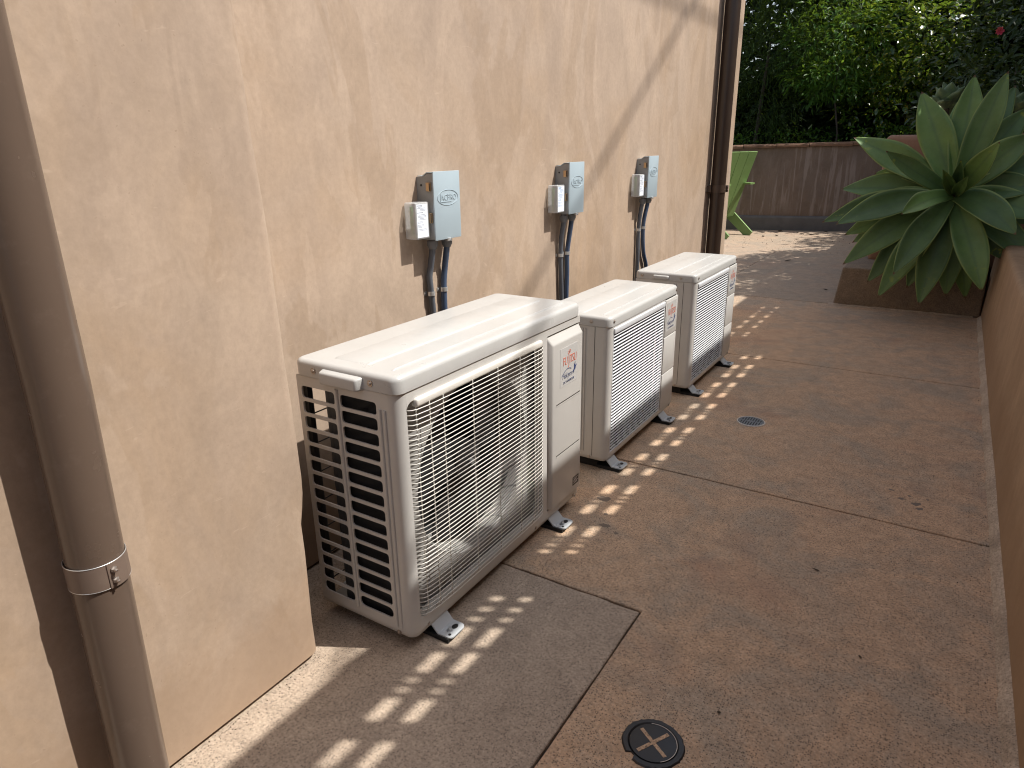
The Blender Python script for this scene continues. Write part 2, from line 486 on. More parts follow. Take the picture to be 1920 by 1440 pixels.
slab([(XL,YB+J*0.4)] + [(XR,YB+J*0.4),(XR,YC-J*1.8),(XL,YC-J*1.8)], M_CONC_B)
slab([(XL,YC+J*0.3),(XR,YC+J*0.3),(XR,YD-J*2.4),(XL,YD-J*2.4)], M_CONC_B)
slab([(-0.55+J*0.4,YD+J*0.4),(XR,YD+J*0.4),(XR,11.6),(-0.55+J*0.4,11.6)], M_CONC_C)
slab([(-2.6,5.2),(XL-J,5.2),(XL-J,YD),(-0.55-J*0.4,YD),(-0.55-J*0.4,11.6),(-2.6,11.6)], M_CONC_C)

# ------------------------------------------------------------------ house wall
PE = 0.962          # near wall ends here and steps back
XW = -0.310         # recessed wall face
KD = 1.0662
def dz_(z): return 1.25 + (z-1.25)*KD
YEND = 5.69
house = thing('house', (-0.3, 2.5, 0), 'tan smooth stucco house wall stepping back behind the three white cooling units', 'house wall')
def edge_shift(z):
    pts = [(0,0.003),(0.1,0.003),(0.21,0.008),(0.316,0.010),(0.37,0.009),(0.39,0.011),(0.438,0.026),(0.49,0.031),(0.577,0.029),(0.70,0.027),(0.80,0.023),(0.95,0.022),(1.056,0.022),(1.19,0.018),(1.29,0.013),(1.5,0.011),(6,0.011)]
    for (a,u),(b,w) in zip(pts[:-1], pts[1:]):
        if a <= z <= b: return u + (w-u)*(z-a)/(b-a)
    return 0
w1 = MB()
zs = [0.014, 0.03, 0.06] + [0.1+0.04*i for i in range(36)] + [1.6, 2.0, 2.4, 2.85]
RC = 0.034
rows = []
for z in zs:
    e = PE + edge_shift(z)
    flare = 0.006*max(0, 1-z/0.25)
    rr = RC + 0.006*mnoise.noise(Vector((0, 3, z*5)))
    row = [(0+flare*0.4, -4.0, z), (flare*0.5, -1.0, z)] + [(flare + 0.0022*mnoise.noise(Vector((1, y*3.1, z*3.1))), y, z) for y in [i*0.05 for i in range(0, 18)]]
    for k in range(0, 9):
        a = k/8*PI/2
        row.append((-rr + rr*math.cos(a) + flare*math.cos(a), e - rr + rr*math.sin(a), z))
    row.append((-0.16, e+0.002, z)); row.append((-0.36, e+0.003, z)); row.append((-0.36, -4.0, z))
    rows.append(row)
n = len(rows[0])
w1.add([q for r in rows for q in r], [(i*n+k, i*n+(k+1)%n, (i+1)*n+(k+1)%n, (i+1)*n+k) for i in range(len(rows)-1) for k in range(n)]
       + [tuple(range(n))[::-1], tuple((len(rows)-1)*n+k for k in range(n))])
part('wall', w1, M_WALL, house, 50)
w2 = MB()
rows = []
ys = [0.965 + 0.12*i for i in range(39)]
for z in [0.010, 0.05, 0.3, 0.6, 0.9, 1.2, 1.5, 1.8, 2.1, 2.4, 2.85]:
    row = [(XW + 0.0015*mnoise.noise(Vector((5, y*2.3, z*2.3))), y, z) for y in ys]
    for k in range(7):
        a = k/6*PI/2
        row.append((XW - 0.02 + 0.02*math.cos(a), YEND - 0.02 + 0.02*math.sin(a), z))
    row += [(-3.2, YEND, z), (-3.2, 0.965, z)]
    rows.append(row)
n = len(rows[0])
w2.add([q for r in rows for q in r], [(i*n+k, i*n+(k+1)%n, (i+1)*n+(k+1)%n, (i+1)*n+k) for i in range(len(rows)-1) for k in range(n)]
       + [tuple(range(n))[::-1], tuple((len(rows)-1)*n+k for k in range(n))])
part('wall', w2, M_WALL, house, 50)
ft = MB(); ft.box(-3.2, -0.02, -4.0, PE-0.03, -0.02, 0.0135); ft.box(-3.2, XW-0.01, PE-0.02, YEND-0.03, -0.02, 0.0095)
part('footing', ft, M_RUBBER, house, None)

# ------------------------------------------------------------------ downpipes
def screw(mb, c, axis, r, h, n=10):
    a = Vector(axis).normalized()
    c = Vector(c)
    mb.tube([c, c+a*h*0.55, c+a*h], [r, r*0.95, r*0.5], n)
dp = thing('downpipe', (0.062, 0.468, 0), 'brown painted round downpipe strapped to the near tan wall, nearest the viewer', 'downpipe')
px_, r_ = 0.062, 0.046
def pipe1(z): return (px_, 0.458 + 0.020*min(z, 0.9)/0.9, z)
q = MB(); q.tube([pipe1(z) for z in (0.02, 0.45, 0.9, 1.6, 2.9)], r_, 40)
part('pipe', q, M_PIPE, dp, 40)
q = MB()
zc = 0.570; tilt = -0.0
cx, cy, _ = pipe1(zc)
ring = []
for k in range(49):
    a = -PI*0.86 + k/48*PI*1.72
    ring.append((cx + (r_+0.0008)*math.cos(a), cy + (r_+0.0008)*math.sin(a)))
outer = [(cx + (r_+0.0026)*math.cos(-PI*0.86 + k/48*PI*1.72), cy + (r_+0.0026)*math.sin(-PI*0.86 + k/48*PI*1.72)) for k in range(49)]
# feet tucked behind the pipe
ring = [(0.002, cy-0.016)] + ring + [(0.002, cy+0.016)]
outer = [(0.002, cy-0.019)] + outer + [(0.002, cy+0.019)]
vs = []; fs = []
N = len(ring)
for (x0,y0),(x1,y1) in zip(ring, outer):
    vs += [(x0,y0,zc-0.023),(x1,y1,zc-0.023),(x1,y1,zc+0.023),(x0,y0,zc+0.023)]
for i in range(N-1):
    for k in range(4): fs.append((i*4+k, i*4+(k+1)%4, (i+1)*4+(k+1)%4, (i+1)*4+k))
fs += [(3,2,1,0), tuple((N-1)*4+k for k in range(4))]
q.add(vs, fs)
# lapped end of the band, on the side that faces the viewer
lap = []
for k in range(9):
    a = -0.13 + k/8*0.75
    for rr in (r_+0.0027, r_+0.0043):
        for dz in (-0.0235, 0.0235): lap.append((cx+rr*math.cos(a), cy+rr*math.sin(a), zc+dz))
fs = []
for i in range(8):
    A = i*4; B = A+4
    fs += [(A,B,B+1,A+1),(A+2,A+3,B+3,B+2),(A,A+2,B+2,B),(A+1,B+1,B+3,A+3)]
fs += [(0,1,3,2),(32,34,35,33)]
q.add(lap, fs)
st = part('strap', q, M_STRAP, dp, 35)
q = MB()
for ze in (zc-0.0232, zc+0.0232):
    q.tube([(cx + (r_+0.0021)*math.cos(-PI*0.80 + k/48*PI*1.6), cy + (r_+0.0021)*math.sin(-PI*0.80 + k/48*PI*1.6), ze) for k in range(49)], 0.0009, 6)
part('shine_edge', q, M_GALV, st, 60)  # bright steel tubes added to give the strap edges their shine
for dz in (0.0105, -0.0105):
    a = 0.06
    q = MB(); c = (cx+(r_+0.0042)*math.cos(a), cy+(r_+0.0042)*math.sin(a), zc+dz)
    screw(q, c, (math.cos(a), math.sin(a), 0), 0.0062, 0.0045, 6)
    screw(q, (c[0]+0.005*math.cos(a), c[1]+0.005*math.sin(a), c[2]), (math.cos(a), math.sin(a), 0), 0.0034, 0.006, 10)
    part('screw', q, M_SCREW, st, 30)

dp2 = thing('downpipe', (XW+0.065, 5.14, 0), 'dark brown round downpipe near the far end of the house wall', 'downpipe')
q = MB(); q.tube([(XW+0.064, 5.14, z) for z in (0.02, 1.5, 2.9)], 0.052, 36)
part('pipe', q, M_PIPE2, dp2, 40)
q = MB(); q.tube([(XW+0.064, 5.14, z) for z in (0.925, 0.975)], 0.0558, 36)
q.box(XW+0.001, XW+0.03, 5.08, 5.20, 0.928, 0.972)
st2 = part('strap', q, M_STRAP2, dp2, 40)
q = MB(); q.bbox(XW+0.090, XW+0.128, 5.158, 5.182, 0.926, 0.974, 0.003)
screw(q, (XW+0.125, 5.158, 0.960), (0.7,-0.7,0), 0.006, 0.012, 6); screw(q, (XW+0.125, 5.158, 0.940), (0.7,-0.7,0), 0.006, 0.012, 6)
part('clamp_lug', q, M_STRAP2, st2, 30)

# ------------------------------------------------------------------ outdoor units
def add_screw(parent, c, axis, r=0.0055):
    q = MB(); screw(q, c, axis, r, 0.0045, 10)
    q.tube([Vector(c)-Vector(axis)*0.0005, Vector(c)+Vector(axis)*0.0012], r*1.55, 12)
    return part('screw', q, M_SCREW, parent, 30)

def lid(parent, b, f, n, m, z0, z1, handle, rims, mat):
    """top panel with rounded corners, a rolled upper edge and pressed ribs"""
    q = MB()
    R = 0.028; k = 6
    def loop(ins, z):
        out = []
        for (cx, cy, a0) in ((b+R, n+R, PI), (f-R, n+R, 1.5*PI), (f-R, m-R, 0), (b+R, m-R, 0.5*PI)):
            for i in range(k+1):
                a = a0 + i*PI/2/k
                rr = max(0.002, R-ins)
                out.append((cx + rr*math.cos(a), cy + rr*math.sin(a), z))
        return out
    prof = [(0.004, z0), (0.0, z0+0.002), (0.0, z1-0.013), (0.0015, z1-0.008), (0.005, z1-0.0035), (0.010, z1-0.0008), (0.015, z1)]
    loops = [loop(i, z) for i, z in prof]
    N = len(loops[0])
    vs = [p for l in loops for p in l]
    fs = [(i*N+j, i*N+(j+1)%N, (i+1)*N+(j+1)%N, (i+1)*N+j) for i in range(len(loops)-1) for j in range(N)]
    fs.append(tuple((len(loops)-1)*N+j for j in range(N)))
    fs.append(tuple(range(N))[::-1])
    q.add(vs, fs)
    top = part('top_panel', q, mat, parent, 40)
    # pressed ribs running lengthwise
    for (x0, x1, y0, y1) in rims:
        q = MB()
        h = min(0.005, (x1-x0)*0.4)
        prof = [(x0, z1-0.001), (x0+h*0.5, z1+0.0024), (x0+h, z1+0.0034), (x1-h, z1+0.0034), (x1-h*0.5, z1+0.0024), (x1, z1-0.001)]
        n_ = len(prof); vs = []
        for yy, f_ in ((y0, 0.0), (y0+0.014, 1.0), (y1-0.014, 1.0), (y1, 0.0)):
            vs += [(x, yy, z1-0.001+(z-z1+0.001)*f_ + 0.0004*f_) for x, z in prof]
        q.add(vs, [(i*n_+k, i*n_+(k+1)%n_, (i+1)*n_+(k+1)%n_, (i+1)*n_+k) for i in range(3) for k in range(n_)])
        part('rib', q, mat, top, 60)
    if handle:
        hx0, hx1, hy, hz0, hz1 = handle
        bm = bmesh.new()
        bmesh.ops.create_cube(bm, size=1.0)
        for v in bm.verts:
            tp = v.co.z > 0
            x = hx0 if v.co.x < 0 else hx1
            y = n+0.012 if v.co.y > 0 else n - hy*(0.92 if tp else 1.0)
            z = (hz1 if tp else hz0)
            if v.co.y > 0 and tp: z += 0.004
            if v.co.y < 0: x += 0.012 if v.co.x < 0 else -0.012
            v.co = (x, y, z)
        bmesh.ops.bevel(bm, geom=bm.edges[:], offset=0.006, segments=3, profile=0.5, affect='EDGES')
        q = MB(); q.bm(bm)
        part('handle', q, mat, top, 50)
    return top

def foot(parent, f, yc, xb):
    q = MB()
    h = 0.034
    # flat tongue on the ground with a bent riser going under the cabinet
    prof = [(f-0.045, 0.044), (f-0.012, 0.044), (f+0.014, 0.017), (f+0.058, 0.017), (f+0.058, 0.013), (f+0.012, 0.013), (f-0.014, 0.040), (f-0.045, 0.040)]
    bm = bmesh.new()
    vs = [bm.verts.new((x, yc-h, z)) for x, z in prof]
    fc = bm.faces.new(vs)
    r = bmesh.ops.extrude_face_region(bm, geom=[fc])
    for e in r['geom']:
        if isinstance(e, bmesh.types.BMVert): e.co.y = yc+h
    bmesh.ops.recalc_face_normals(bm, faces=bm.faces[:])
    ce = [e for e in bm.edges if all(abs(v.co.x-(f+0.058)) < 1e-5 for v in e.verts) and abs(e.verts[0].co.y-e.verts[1].co.y) < 1e-6]
    bmesh.ops.bevel(bm, geom=ce, offset=0.014, segments=4, profile=0.5, affect='EDGES')
    q.bm(bm)
    q.box(xb, f-0.044, yc-h*0.8, yc+h*0.8, 0.0385, 0.0435)
    ft = part('mounting_foot', q, M_FOOT, parent, 30)
    q = MB()
    for (dx, dy, rx, ry) in ((0.036, 0.012, 0.008, 0.011), (0.044, -0.022, 0.0042, 0.0042)):
        ring = [(f+dx+rx*math.cos(a*PI/8), yc+dy+ry*math.sin(a*PI/8)) for a in range(16)]
        q.prism(ring, 'z', 0.0165, 0.0178)
    part('slot', q, M_BLACK, ft, None)
    q = MB()
    q.tube([(f+0.034, yc-0.008, 0.017), (f+0.034, yc-0.008, 0.0195)], 0.0085, 14)
    q.tube([(f+0.034, yc-0.008, 0.019), (f+0.034, yc-0.008, 0.0265)], 0.0058, 6)
    part('bolt', q, M_STEEL, ft, 30)
    q = MB(); q.box(f-0.05, f+0.050, yc-h-0.004, yc+h-0.006, 0.0005, 0.0128); q.box(xb, f-0.052, yc-h, yc+h, 0.0005, 0.038)
    part('rubber_pad', q, M_RUBBER, ft, None)

def logos(parent, X, yc, ztop, k):
    """silver decal with the maker's two marks; X is the face, k the scale"""
    def Mf(u0, v0): return lambda u, v, w: (X + 0.0009 + w, u0+u, v0+v)
    q = MB(); q.prism([(yc-0.062*k, ztop-0.135*k), (yc+0.062*k, ztop-0.135*k), (yc+0.062*k, ztop), (yc-0.062*k, ztop)], 'x', X-0.001, X+0.0006)
    d = part('decal', q, M_LOGO_BG, parent, None)
    zb = ztop-0.062*k
    q = text_mb('FU', 0.042*k, Mf(yc-0.0275*k, zb), 0.68, spacing=0.95, thin=-0.0006*k)
    for s, du in (('I', 0.0060), ('TSU', 0.0305)):
        t_ = text_mb(s, 0.042*k, Mf(yc+du*k, zb), 0.66, spacing=0.92, thin=-0.0006*k); q.add(t_.v, t_.f)
    # tall hooked J reaching below the line
    px = [(0.0022, 0.031), (0.0022, -0.004), (0.0005, -0.010), (-0.0045, -0.0135)]
    ribbon(q, [(X+0.0012, yc-0.0040*k+a*k, zb+b*k) for a, b in px], 0.0016*k)
    # double loop over the I and J
    for (cu_, cv_) in ((-0.0035, 0.0385), (0.0050, 0.0425)):
        ribbon(q, [(X+0.0012, yc+(cu_+0.0050*math.cos(i*PI/10))*k, zb+(cv_+0.0050*math.sin(i*PI/10))*k) for i in range(21)], 0.0011*k)
    part('brand_mark', q, M_RED, d, None)
    zh = ztop-0.108*k
    q = text_mb('Halcyon', 0.028*k, Mf(yc-0.012*k, zh), 0.86, 0.35, spacing=0.92, thin=-0.0006*k)
    ribbon(q, [(X+0.0012, yc+(-0.052+0.0068*i)*k, zh+(0.004+0.026*math.sin(0.25+i/10*2.0))*k) for i in range(11)], 0.0013*k)
    # small bird at the end of the word
    bird = [(0.030,0.012),(0.037,0.020),(0.036,0.040),(0.041,0.029),(0.044,0.043),(0.046,0.027),(0.058,0.030),(0.049,0.022),(0.046,0.014),(0.040,0.012),(0.034,0.002)]
    q.prism([(yc+a*k, zh+b*k) for a, b in bird], 'x', X+0.0009, X+0.0014)
    t_ = text_mb('DC INVERTER', 0.0115*k, Mf(yc-0.002*k, zh-0.018*k), 1.1, 0.1, thin=-0.0002*k); q.add(t_.v, t_.f)
    part('series_mark', q, M_BLUE, d, None)

def ribbon(mb, pts, hw):
    """flat stroke in a plane of constant X"""
    vs = []; fs = []
    for i, p in enumerate(pts):
        a = Vector(pts[max(0, i-1)]); b = Vector(pts[min(len(pts)-1, i+1)])
        d = (b-a); d.x = 0; d.normalize()
        nrm = Vector((0, -d.z, d.y))
        vs += [tuple(Vector(p)+nrm*hw), tuple(Vector(p)-nrm*hw)]
    for i in range(len(pts)-1): fs.append((2*i, 2*i+1, 2*i+3, 2*i+2))
    mb.add(vs, fs)

def curved_corner(mb, f, y, R, z0, z1, sgn, k=8, t=0.0):
    """quarter-round vertical edge from the front face to the side face; sgn=-1 near side, +1 far side"""
    pts = []
    for i in range(k+1):
        a = i/k*PI/2
        pts.append((f-R+R*math.cos(a), y - sgn*(R - R*math.sin(a))))
    vs = [(x, yy, z) for x, yy in pts for z in (z0, z1)]
    fs = [(2*i, 2*i+1, 2*i+3, 2*i+2) for i in range(k)]
    mb.add(vs, fs)

# ---- the large near unit with the wire guard
def big_unit():
    b, f, n, m = -0.121, 0.2227, 1.0868, 2.0171
    z0, zl, z1 = 0.030, 0.7165, 0.7605
    u = thing('outdoor_unit', ((b+f)/2, (n+m)/2, 0), 'large cream outdoor cooling unit with white wire guard over a black fan, nearest of three', 'air conditioner', 'cooling units along the house wall')
    R = 0.030
    ft, fb = f-0.003, b+0.004
    nn, mm = n+0.003, m-0.003
    # front panel
    q = MB()
    Mf = lambda uu, v, w: (ft+w, uu, v)
    oy0, oy1, oz0, oz1 = 1.119, 1.762, 0.085, 0.690
    c = rrect(oy0, oy1, oz0, oz1, 0.022, 5)
    holed(q, Mf, (nn+R, 1.790, z0+0.022, zl), c, 0.030)
    curved_corner(q, ft, nn, R, z0+0.022, zl, -1)
    # rounded sill at the foot of the cabinet, turning the corner
    prof = [(0.0, z0+0.022), (-0.002, z0+0.012), (-0.007, z0+0.004), (-0.014, z0)]
    loops = []
    for dx, z in prof:
        l = [(ft+dx, mm), (ft+dx, nn+R)]
        for i in range(1, 9):
            a = i/8*PI/2
            l.append((ft-R+(R+dx)*math.cos(a), nn+R-(R+dx)*math.sin(a)))
        l.append((fb, nn-dx))
        loops.append([(x, y, z) for x, y in l])
    N = len(loops[0])
    q.add([p for l in loops for p in l], [(i*N+j, i*N+j+1, (i+1)*N+j+1, (i+1)*N+j) for i in range(len(loops)-1) for j in range(N-1)])
    plate(q, Mf, 1.790, mm, z0+0.022, 0.075, 0.004)
    plate(q, Mf, 1.790, mm, 0.693, zl, 0.004)
    fp = part('front_panel', q, M_UNIT, u, 40)
    add_screw(fp, (ft-0.0005, 1.150, 0.052), (1,0,0), 0.004); add_screw(fp, (ft-0.0005, 1.715, 0.052), (1,0,0), 0.004); add_screw(fp, (ft-0.0005, 1.985, 0.050), (1,0,0), 0.004)
    # side panel with two columns of slots
    q = MB()
    Ms = lambda uu, v, w: (uu, nn-w, v)
    xs = [fb, -0.102, 0.014, 0.034, 0.152, ft-R]
    zz0, zz1 = 0.075, 0.694
    NS = 15
    dz = (zz1-zz0)/NS
    for c0, c1, xa, xb in ((xs[0], 0.024, xs[1], xs[2]), (0.024, 0.160, xs[3], xs[4])):
        for i in range(NS):
            a = zz0+i*dz; bz = a+dz
            ca = a if i > 0 else z0+0.022
            cb = bz if i < NS-1 else zl
            hole = rrect(xa, xb, a+0.0046, bz-0.0046, 0.008, 3)
            if i == 0:
                hole = rrect(xa, xb, a+0.0046, bz-0.0046, 0.0145, 4)
            holed(q, Ms, (c0, c1, ca, cb), hole, 0.004)
    plate(q, Ms, 0.160, ft-R, z0+0.022, zl, 0.004)
    # two pressed flutes beside the slots
    for x in (0.1635, 0.1785):
        q.tube([(x, nn-0.0004, 0.062), (x, nn-0.0004, 0.675)], 0.0042, 10)
    q.tube([(0.024, nn-0.001, 0.072), (0.024, nn-0.001, 0.70)], 0.0048, 10)
    sp = part('side_panel', q, M_UNIT, u, 40)
    add_screw(sp, (0.168, nn-0.0005, 0.045), (0,-1,0), 0.0045)
    # far side, back guard and base tray
    q = MB(); q.box(fb, ft-0.004, mm-0.006, mm, z0, zl); part('side_panel', q, M_UNIT, u, None)
    q = MB(); q.box(fb+0.006, ft-0.032, nn+0.012, mm-0.007, z0+0.002, z0+0.010); part('base_pan', q, M_INNER, u, None)
    q = MB()
    for i in range(8): q.tube([(fb+0.004, nn+0.02, 0.09+i*0.0845), (fb+0.004, mm-0.16, 0.09+i*0.0845)], 0.0020, 6)
    for y in (nn+0.20, nn+0.35, nn+0.55): q.tube([(fb+0.002, y, 0.06), (fb+0.002, y, 0.71)], 0.0022, 6)
    part('back_guard', q, M_BLACK, u, 40)
    # coil: a finned slab behind the right-hand slots, its rounded end, and the black corner post
    q = MB()
    q.box(-0.022, 0.172, nn+0.016, nn+0.050, z0+0.012, zl-0.004)
    q.tube([(-0.026, nn+0.036, z0+0.012), (-0.026, nn+0.036, zl-0.004)], 0.021, 14)
    for i in range(46): q.box(0.010+i*0.0035, 0.0108+i*0.0035, nn+0.0135, nn+0.016, z0+0.012, zl-0.004)
    part('coil', q, M_COIL, u, 40)
    q = MB(); q.tube([(-0.106, nn+0.022, z0+0.010), (-0.106, nn+0.022, zl-0.002)], 0.012, 12)
    q.box(-0.1165, -0.094, nn+0.011, nn+0.022, z0+0.010, zl-0.002)
    part('corner_post', q, M_BLACK, u, 40)
    q = MB(); q.box(fb+0.012, fb+0.045, nn+0.30, mm-0.012, z0+0.012, zl-0.004); part('coil', q, M_COIL, u, None)
    # shroud plate with a round mouth, deep ring, motor bar and fan
    xs_ = f-0.048
    q = MB()
    cy, cz, rf = 1.458, 0.388, 0.268
    k = 12
    cor = [[(cy+rf*math.cos(a0+i*PI/2/k), cz+rf*math.sin(a0+i*PI/2/k)) for i in range(k+1)] for a0 in (PI, 1.5*PI, 0, 0.5*PI)]
    Mh = lambda uu, v, w: (xs_+w, uu, v)
    holed(q, Mh, (nn+0.010, 1.775, z0+0.010, zl-0.004), cor, 0.004)
    # ring wall flaring inward
    vs = []; fs = []
    prof = [(0.0, rf), (-0.012, rf-0.006), (-0.035, rf-0.010), (-0.11, rf-0.008)]
    nseg = 56
    for dx, r in prof:
        vs += [(xs_+dx, cy+r*math.cos(2*PI*i/nseg), cz+r*math.sin(2*PI*i/nseg)) for i in range(nseg)]
    for j in range(len(prof)-1):
        for i in range(nseg): fs.append((j*nseg+i, j*nseg+(i+1)%nseg, (j+1)*nseg+(i+1)%nseg, (j+1)*nseg+i))
    q.add(vs, fs)
    part('shroud', q, M_INNER, u, 40)
    q = MB(); q.box(fb+0.05, xs_-0.005, 1.778, 1.784, z0+0.01, zl-0.004); part('divider', q, M_STEEL, u, None)
    fan = MB()
    xf = xs_-0.030
    fan.tube([(xf+0.006, cy, cz), (xf-0.004, cy, cz), (xf-0.045, cy, cz)], [0.045, 0.060, 0.062], 28)
    fn = part('fan', fan, M_FAN, u, 40)
    for bl in range(3):
        a0 = 0.5 + bl*2*PI/3
        vs = []; fs = []
        na, nr = 10, 6
        for i in range(na+1):
            for j in range(nr+1):
                r = 0.056 + (rf-0.020-0.056)*j/nr
                a = a0 + (i/na-0.5)*(1.25 + 0.35*j/nr) + 0.25*(j/nr)**2
                x = xf - 0.022 + 0.045*(i/na-0.5)
                vs.append((x, cy+r*math.cos(a), cz+r*math.sin(a)))
        for i in range(na):
            for j in range(nr): fs.append((i*(nr+1)+j, i*(nr+1)+j+1, (i+1)*(nr+1)+j+1, (i+1)*(nr+1)+j))
        q = MB(); q.add(vs, fs); o2 = len(vs)
        q.add([(x-0.003, y, z) for x, y, z in vs], [fc[::-1] for fc in fs])
        part('blade', q, M_FAN, fn, 40)
    q = MB(); q.tube([(xf+0.006, cy, cz), (xf+0.014, cy, cz)], 0.009, 6); part('nut', q, M_STEEL, fn, 30)
    # wire guard
    gd = MB()
    gy0, gy1 = oy0+0.006, oy1-0.003
    gz0, gz1 = oz0+0.004, oz1-0.016
    gd.bbox(ft-0.012, ft+0.010, gy0+0.022, gy1-0.012, gz1-0.002, gz1+0.020, 0.006, 3)
    guard = part('guard', gd, M_WIRE, u, 40)
    NW = 46
    def wire_path(z):
        return [(ft-0.024, gy0+0.001, z), (ft-0.008, gy0+0.002, z), (ft+0.002, gy0+0.009, z-0.0), (ft+0.0085, gy0+0.024, z), (ft+0.0125, gy0+0.06, z), (ft+0.0145, gy0+0.14, z),
                (ft+0.0150, (gy0+gy1)/2, z), (ft+0.0145, gy1-0.12, z), (ft+0.0125, gy1-0.05, z), (ft+0.010, gy1-0.018, z), (ft+0.004, gy1-0.005, z), (ft-0.006, gy1, z), (ft-0.022, gy1, z)]
    wm = MB(); wm.tube(wire_path(0.0), 0.00130, 6)
    zA = gz0+0.004
    w0 = None
    for i in range(NW):
        z = zA + (gz1-0.006-zA)*i/(NW-1)
        if w0 is None:
            me = wm.mesh('grille_wire', M_WIRE, wloc(guard), 60)
            w0 = bpy.data.objects.new('grille_wire', me); COL.objects.link(w0); w0.parent = guard
            w0.location = (0, 0, z)
        else:
            inst(w0, guard, (0, 0, z))
    for uy in (0.003, 0.04, 0.105, 0.19, 0.39, 0.58, 0.765, 0.90, 0.955, 0.995):
        y = gy0 + (gy1-gy0)*uy
        e = min(uy, 1-uy)
        x = ft-0.004 if e < 0.01 else ft + 0.0085 if e < 0.05 else ft+0.0100
        if e < 0.01: x = ft-0.014
        if 0.01 < e < 0.06: x = ft+0.002
        q = MB(); q.tube([(x-0.012, y, gz0-0.002), (x, y, gz0+0.006), (x, y, gz1+0.002)], 0.0017, 6)
        part('grille_wire', q, M_WIRE, guard, 60)
    # service panel standing proud, three fields divided by grooves
    bm = bmesh.new()
    q = MB()
    bm = bmesh.new(); bmesh.ops.create_cube(bm, size=1.0)
    for v in bm.verts:
        x = ft+0.0125 if v.co.x > 0 else ft-0.006
        y = 1.792 if v.co.y < 0 else mm
        z = 0.078 if v.co.z < 0 else 0.690
        if v.co.x > 0:
            if v.co.z > 0: z -= 0.030
            if v.co.y < 0: y += 0.014
        v.co = (x, y, z)
    bmesh.ops.bevel(bm, geom=bm.edges[:], offset=0.005, segments=3, profile=0.5, affect='EDGES')
    q.bm(bm)
    svc = part('service_panel', q, M_UNIT, u, 45)
    for z in (0.452, 0.268):
        q = MB(); q.prism([(1.832, z-0.0019), (1.998, z-0.0019), (2.001, z+0.0019), (1.829, z+0.0019)], 'x', ft+0.0105, ft+0.0129)
        part('groove', q, M_TAG, svc, None)
        q = MB(); q.prism([(1.832, z-0.0060), (1.998, z-0.0060), (1.998, z-0.0022), (1.832, z-0.0022)], 'x', ft+0.0105, ft+0.0133)
        part('lip', q, M_UNIT, svc, None)
    logos(svc, ft+0.0125, 1.914, 0.636, 0.98)
    q = MB(); q.prism([(1.956, 0.103), (2.000, 0.103), (2.000, 0.135), (1.956, 0.135)], 'x', ft+0.0110, ft+0.0132)
    rt = part('rating_tag', q, M_TAG, svc, None)
    q = MB()
    for i, (ya, yb) in enumerate(((1.960,1.995),(1.960,1.985),(1.960,1.994),(1.960,1.990))):
        q.prism([(ya, 0.128-i*0.006), (yb, 0.128-i*0.006), (yb, 0.130-i*0.006), (ya, 0.130-i*0.006)], 'x', ft+0.0131, ft+0.0135)
    part('print', q, M_RING, rt, None)
    tp = lid(u, b, f, n, m, zl, z1, (-0.022, 0.124, 0.021, 0.714, 0.745),
        [(b+0.100, b+0.215, n+0.045, m-0.045), (f-0.052, f-0.046, n+0.04, m-0.04)], M_LID)
    add_screw(tp, (-0.047, n-0.0005, 0.737), (0,-1,0)); add_screw(tp, (0.142, n-0.0005, 0.737), (0,-1,0))
    for yc in (n+0.112, m-0.175): foot(u, f, yc, b)
    return u
big = big_unit()

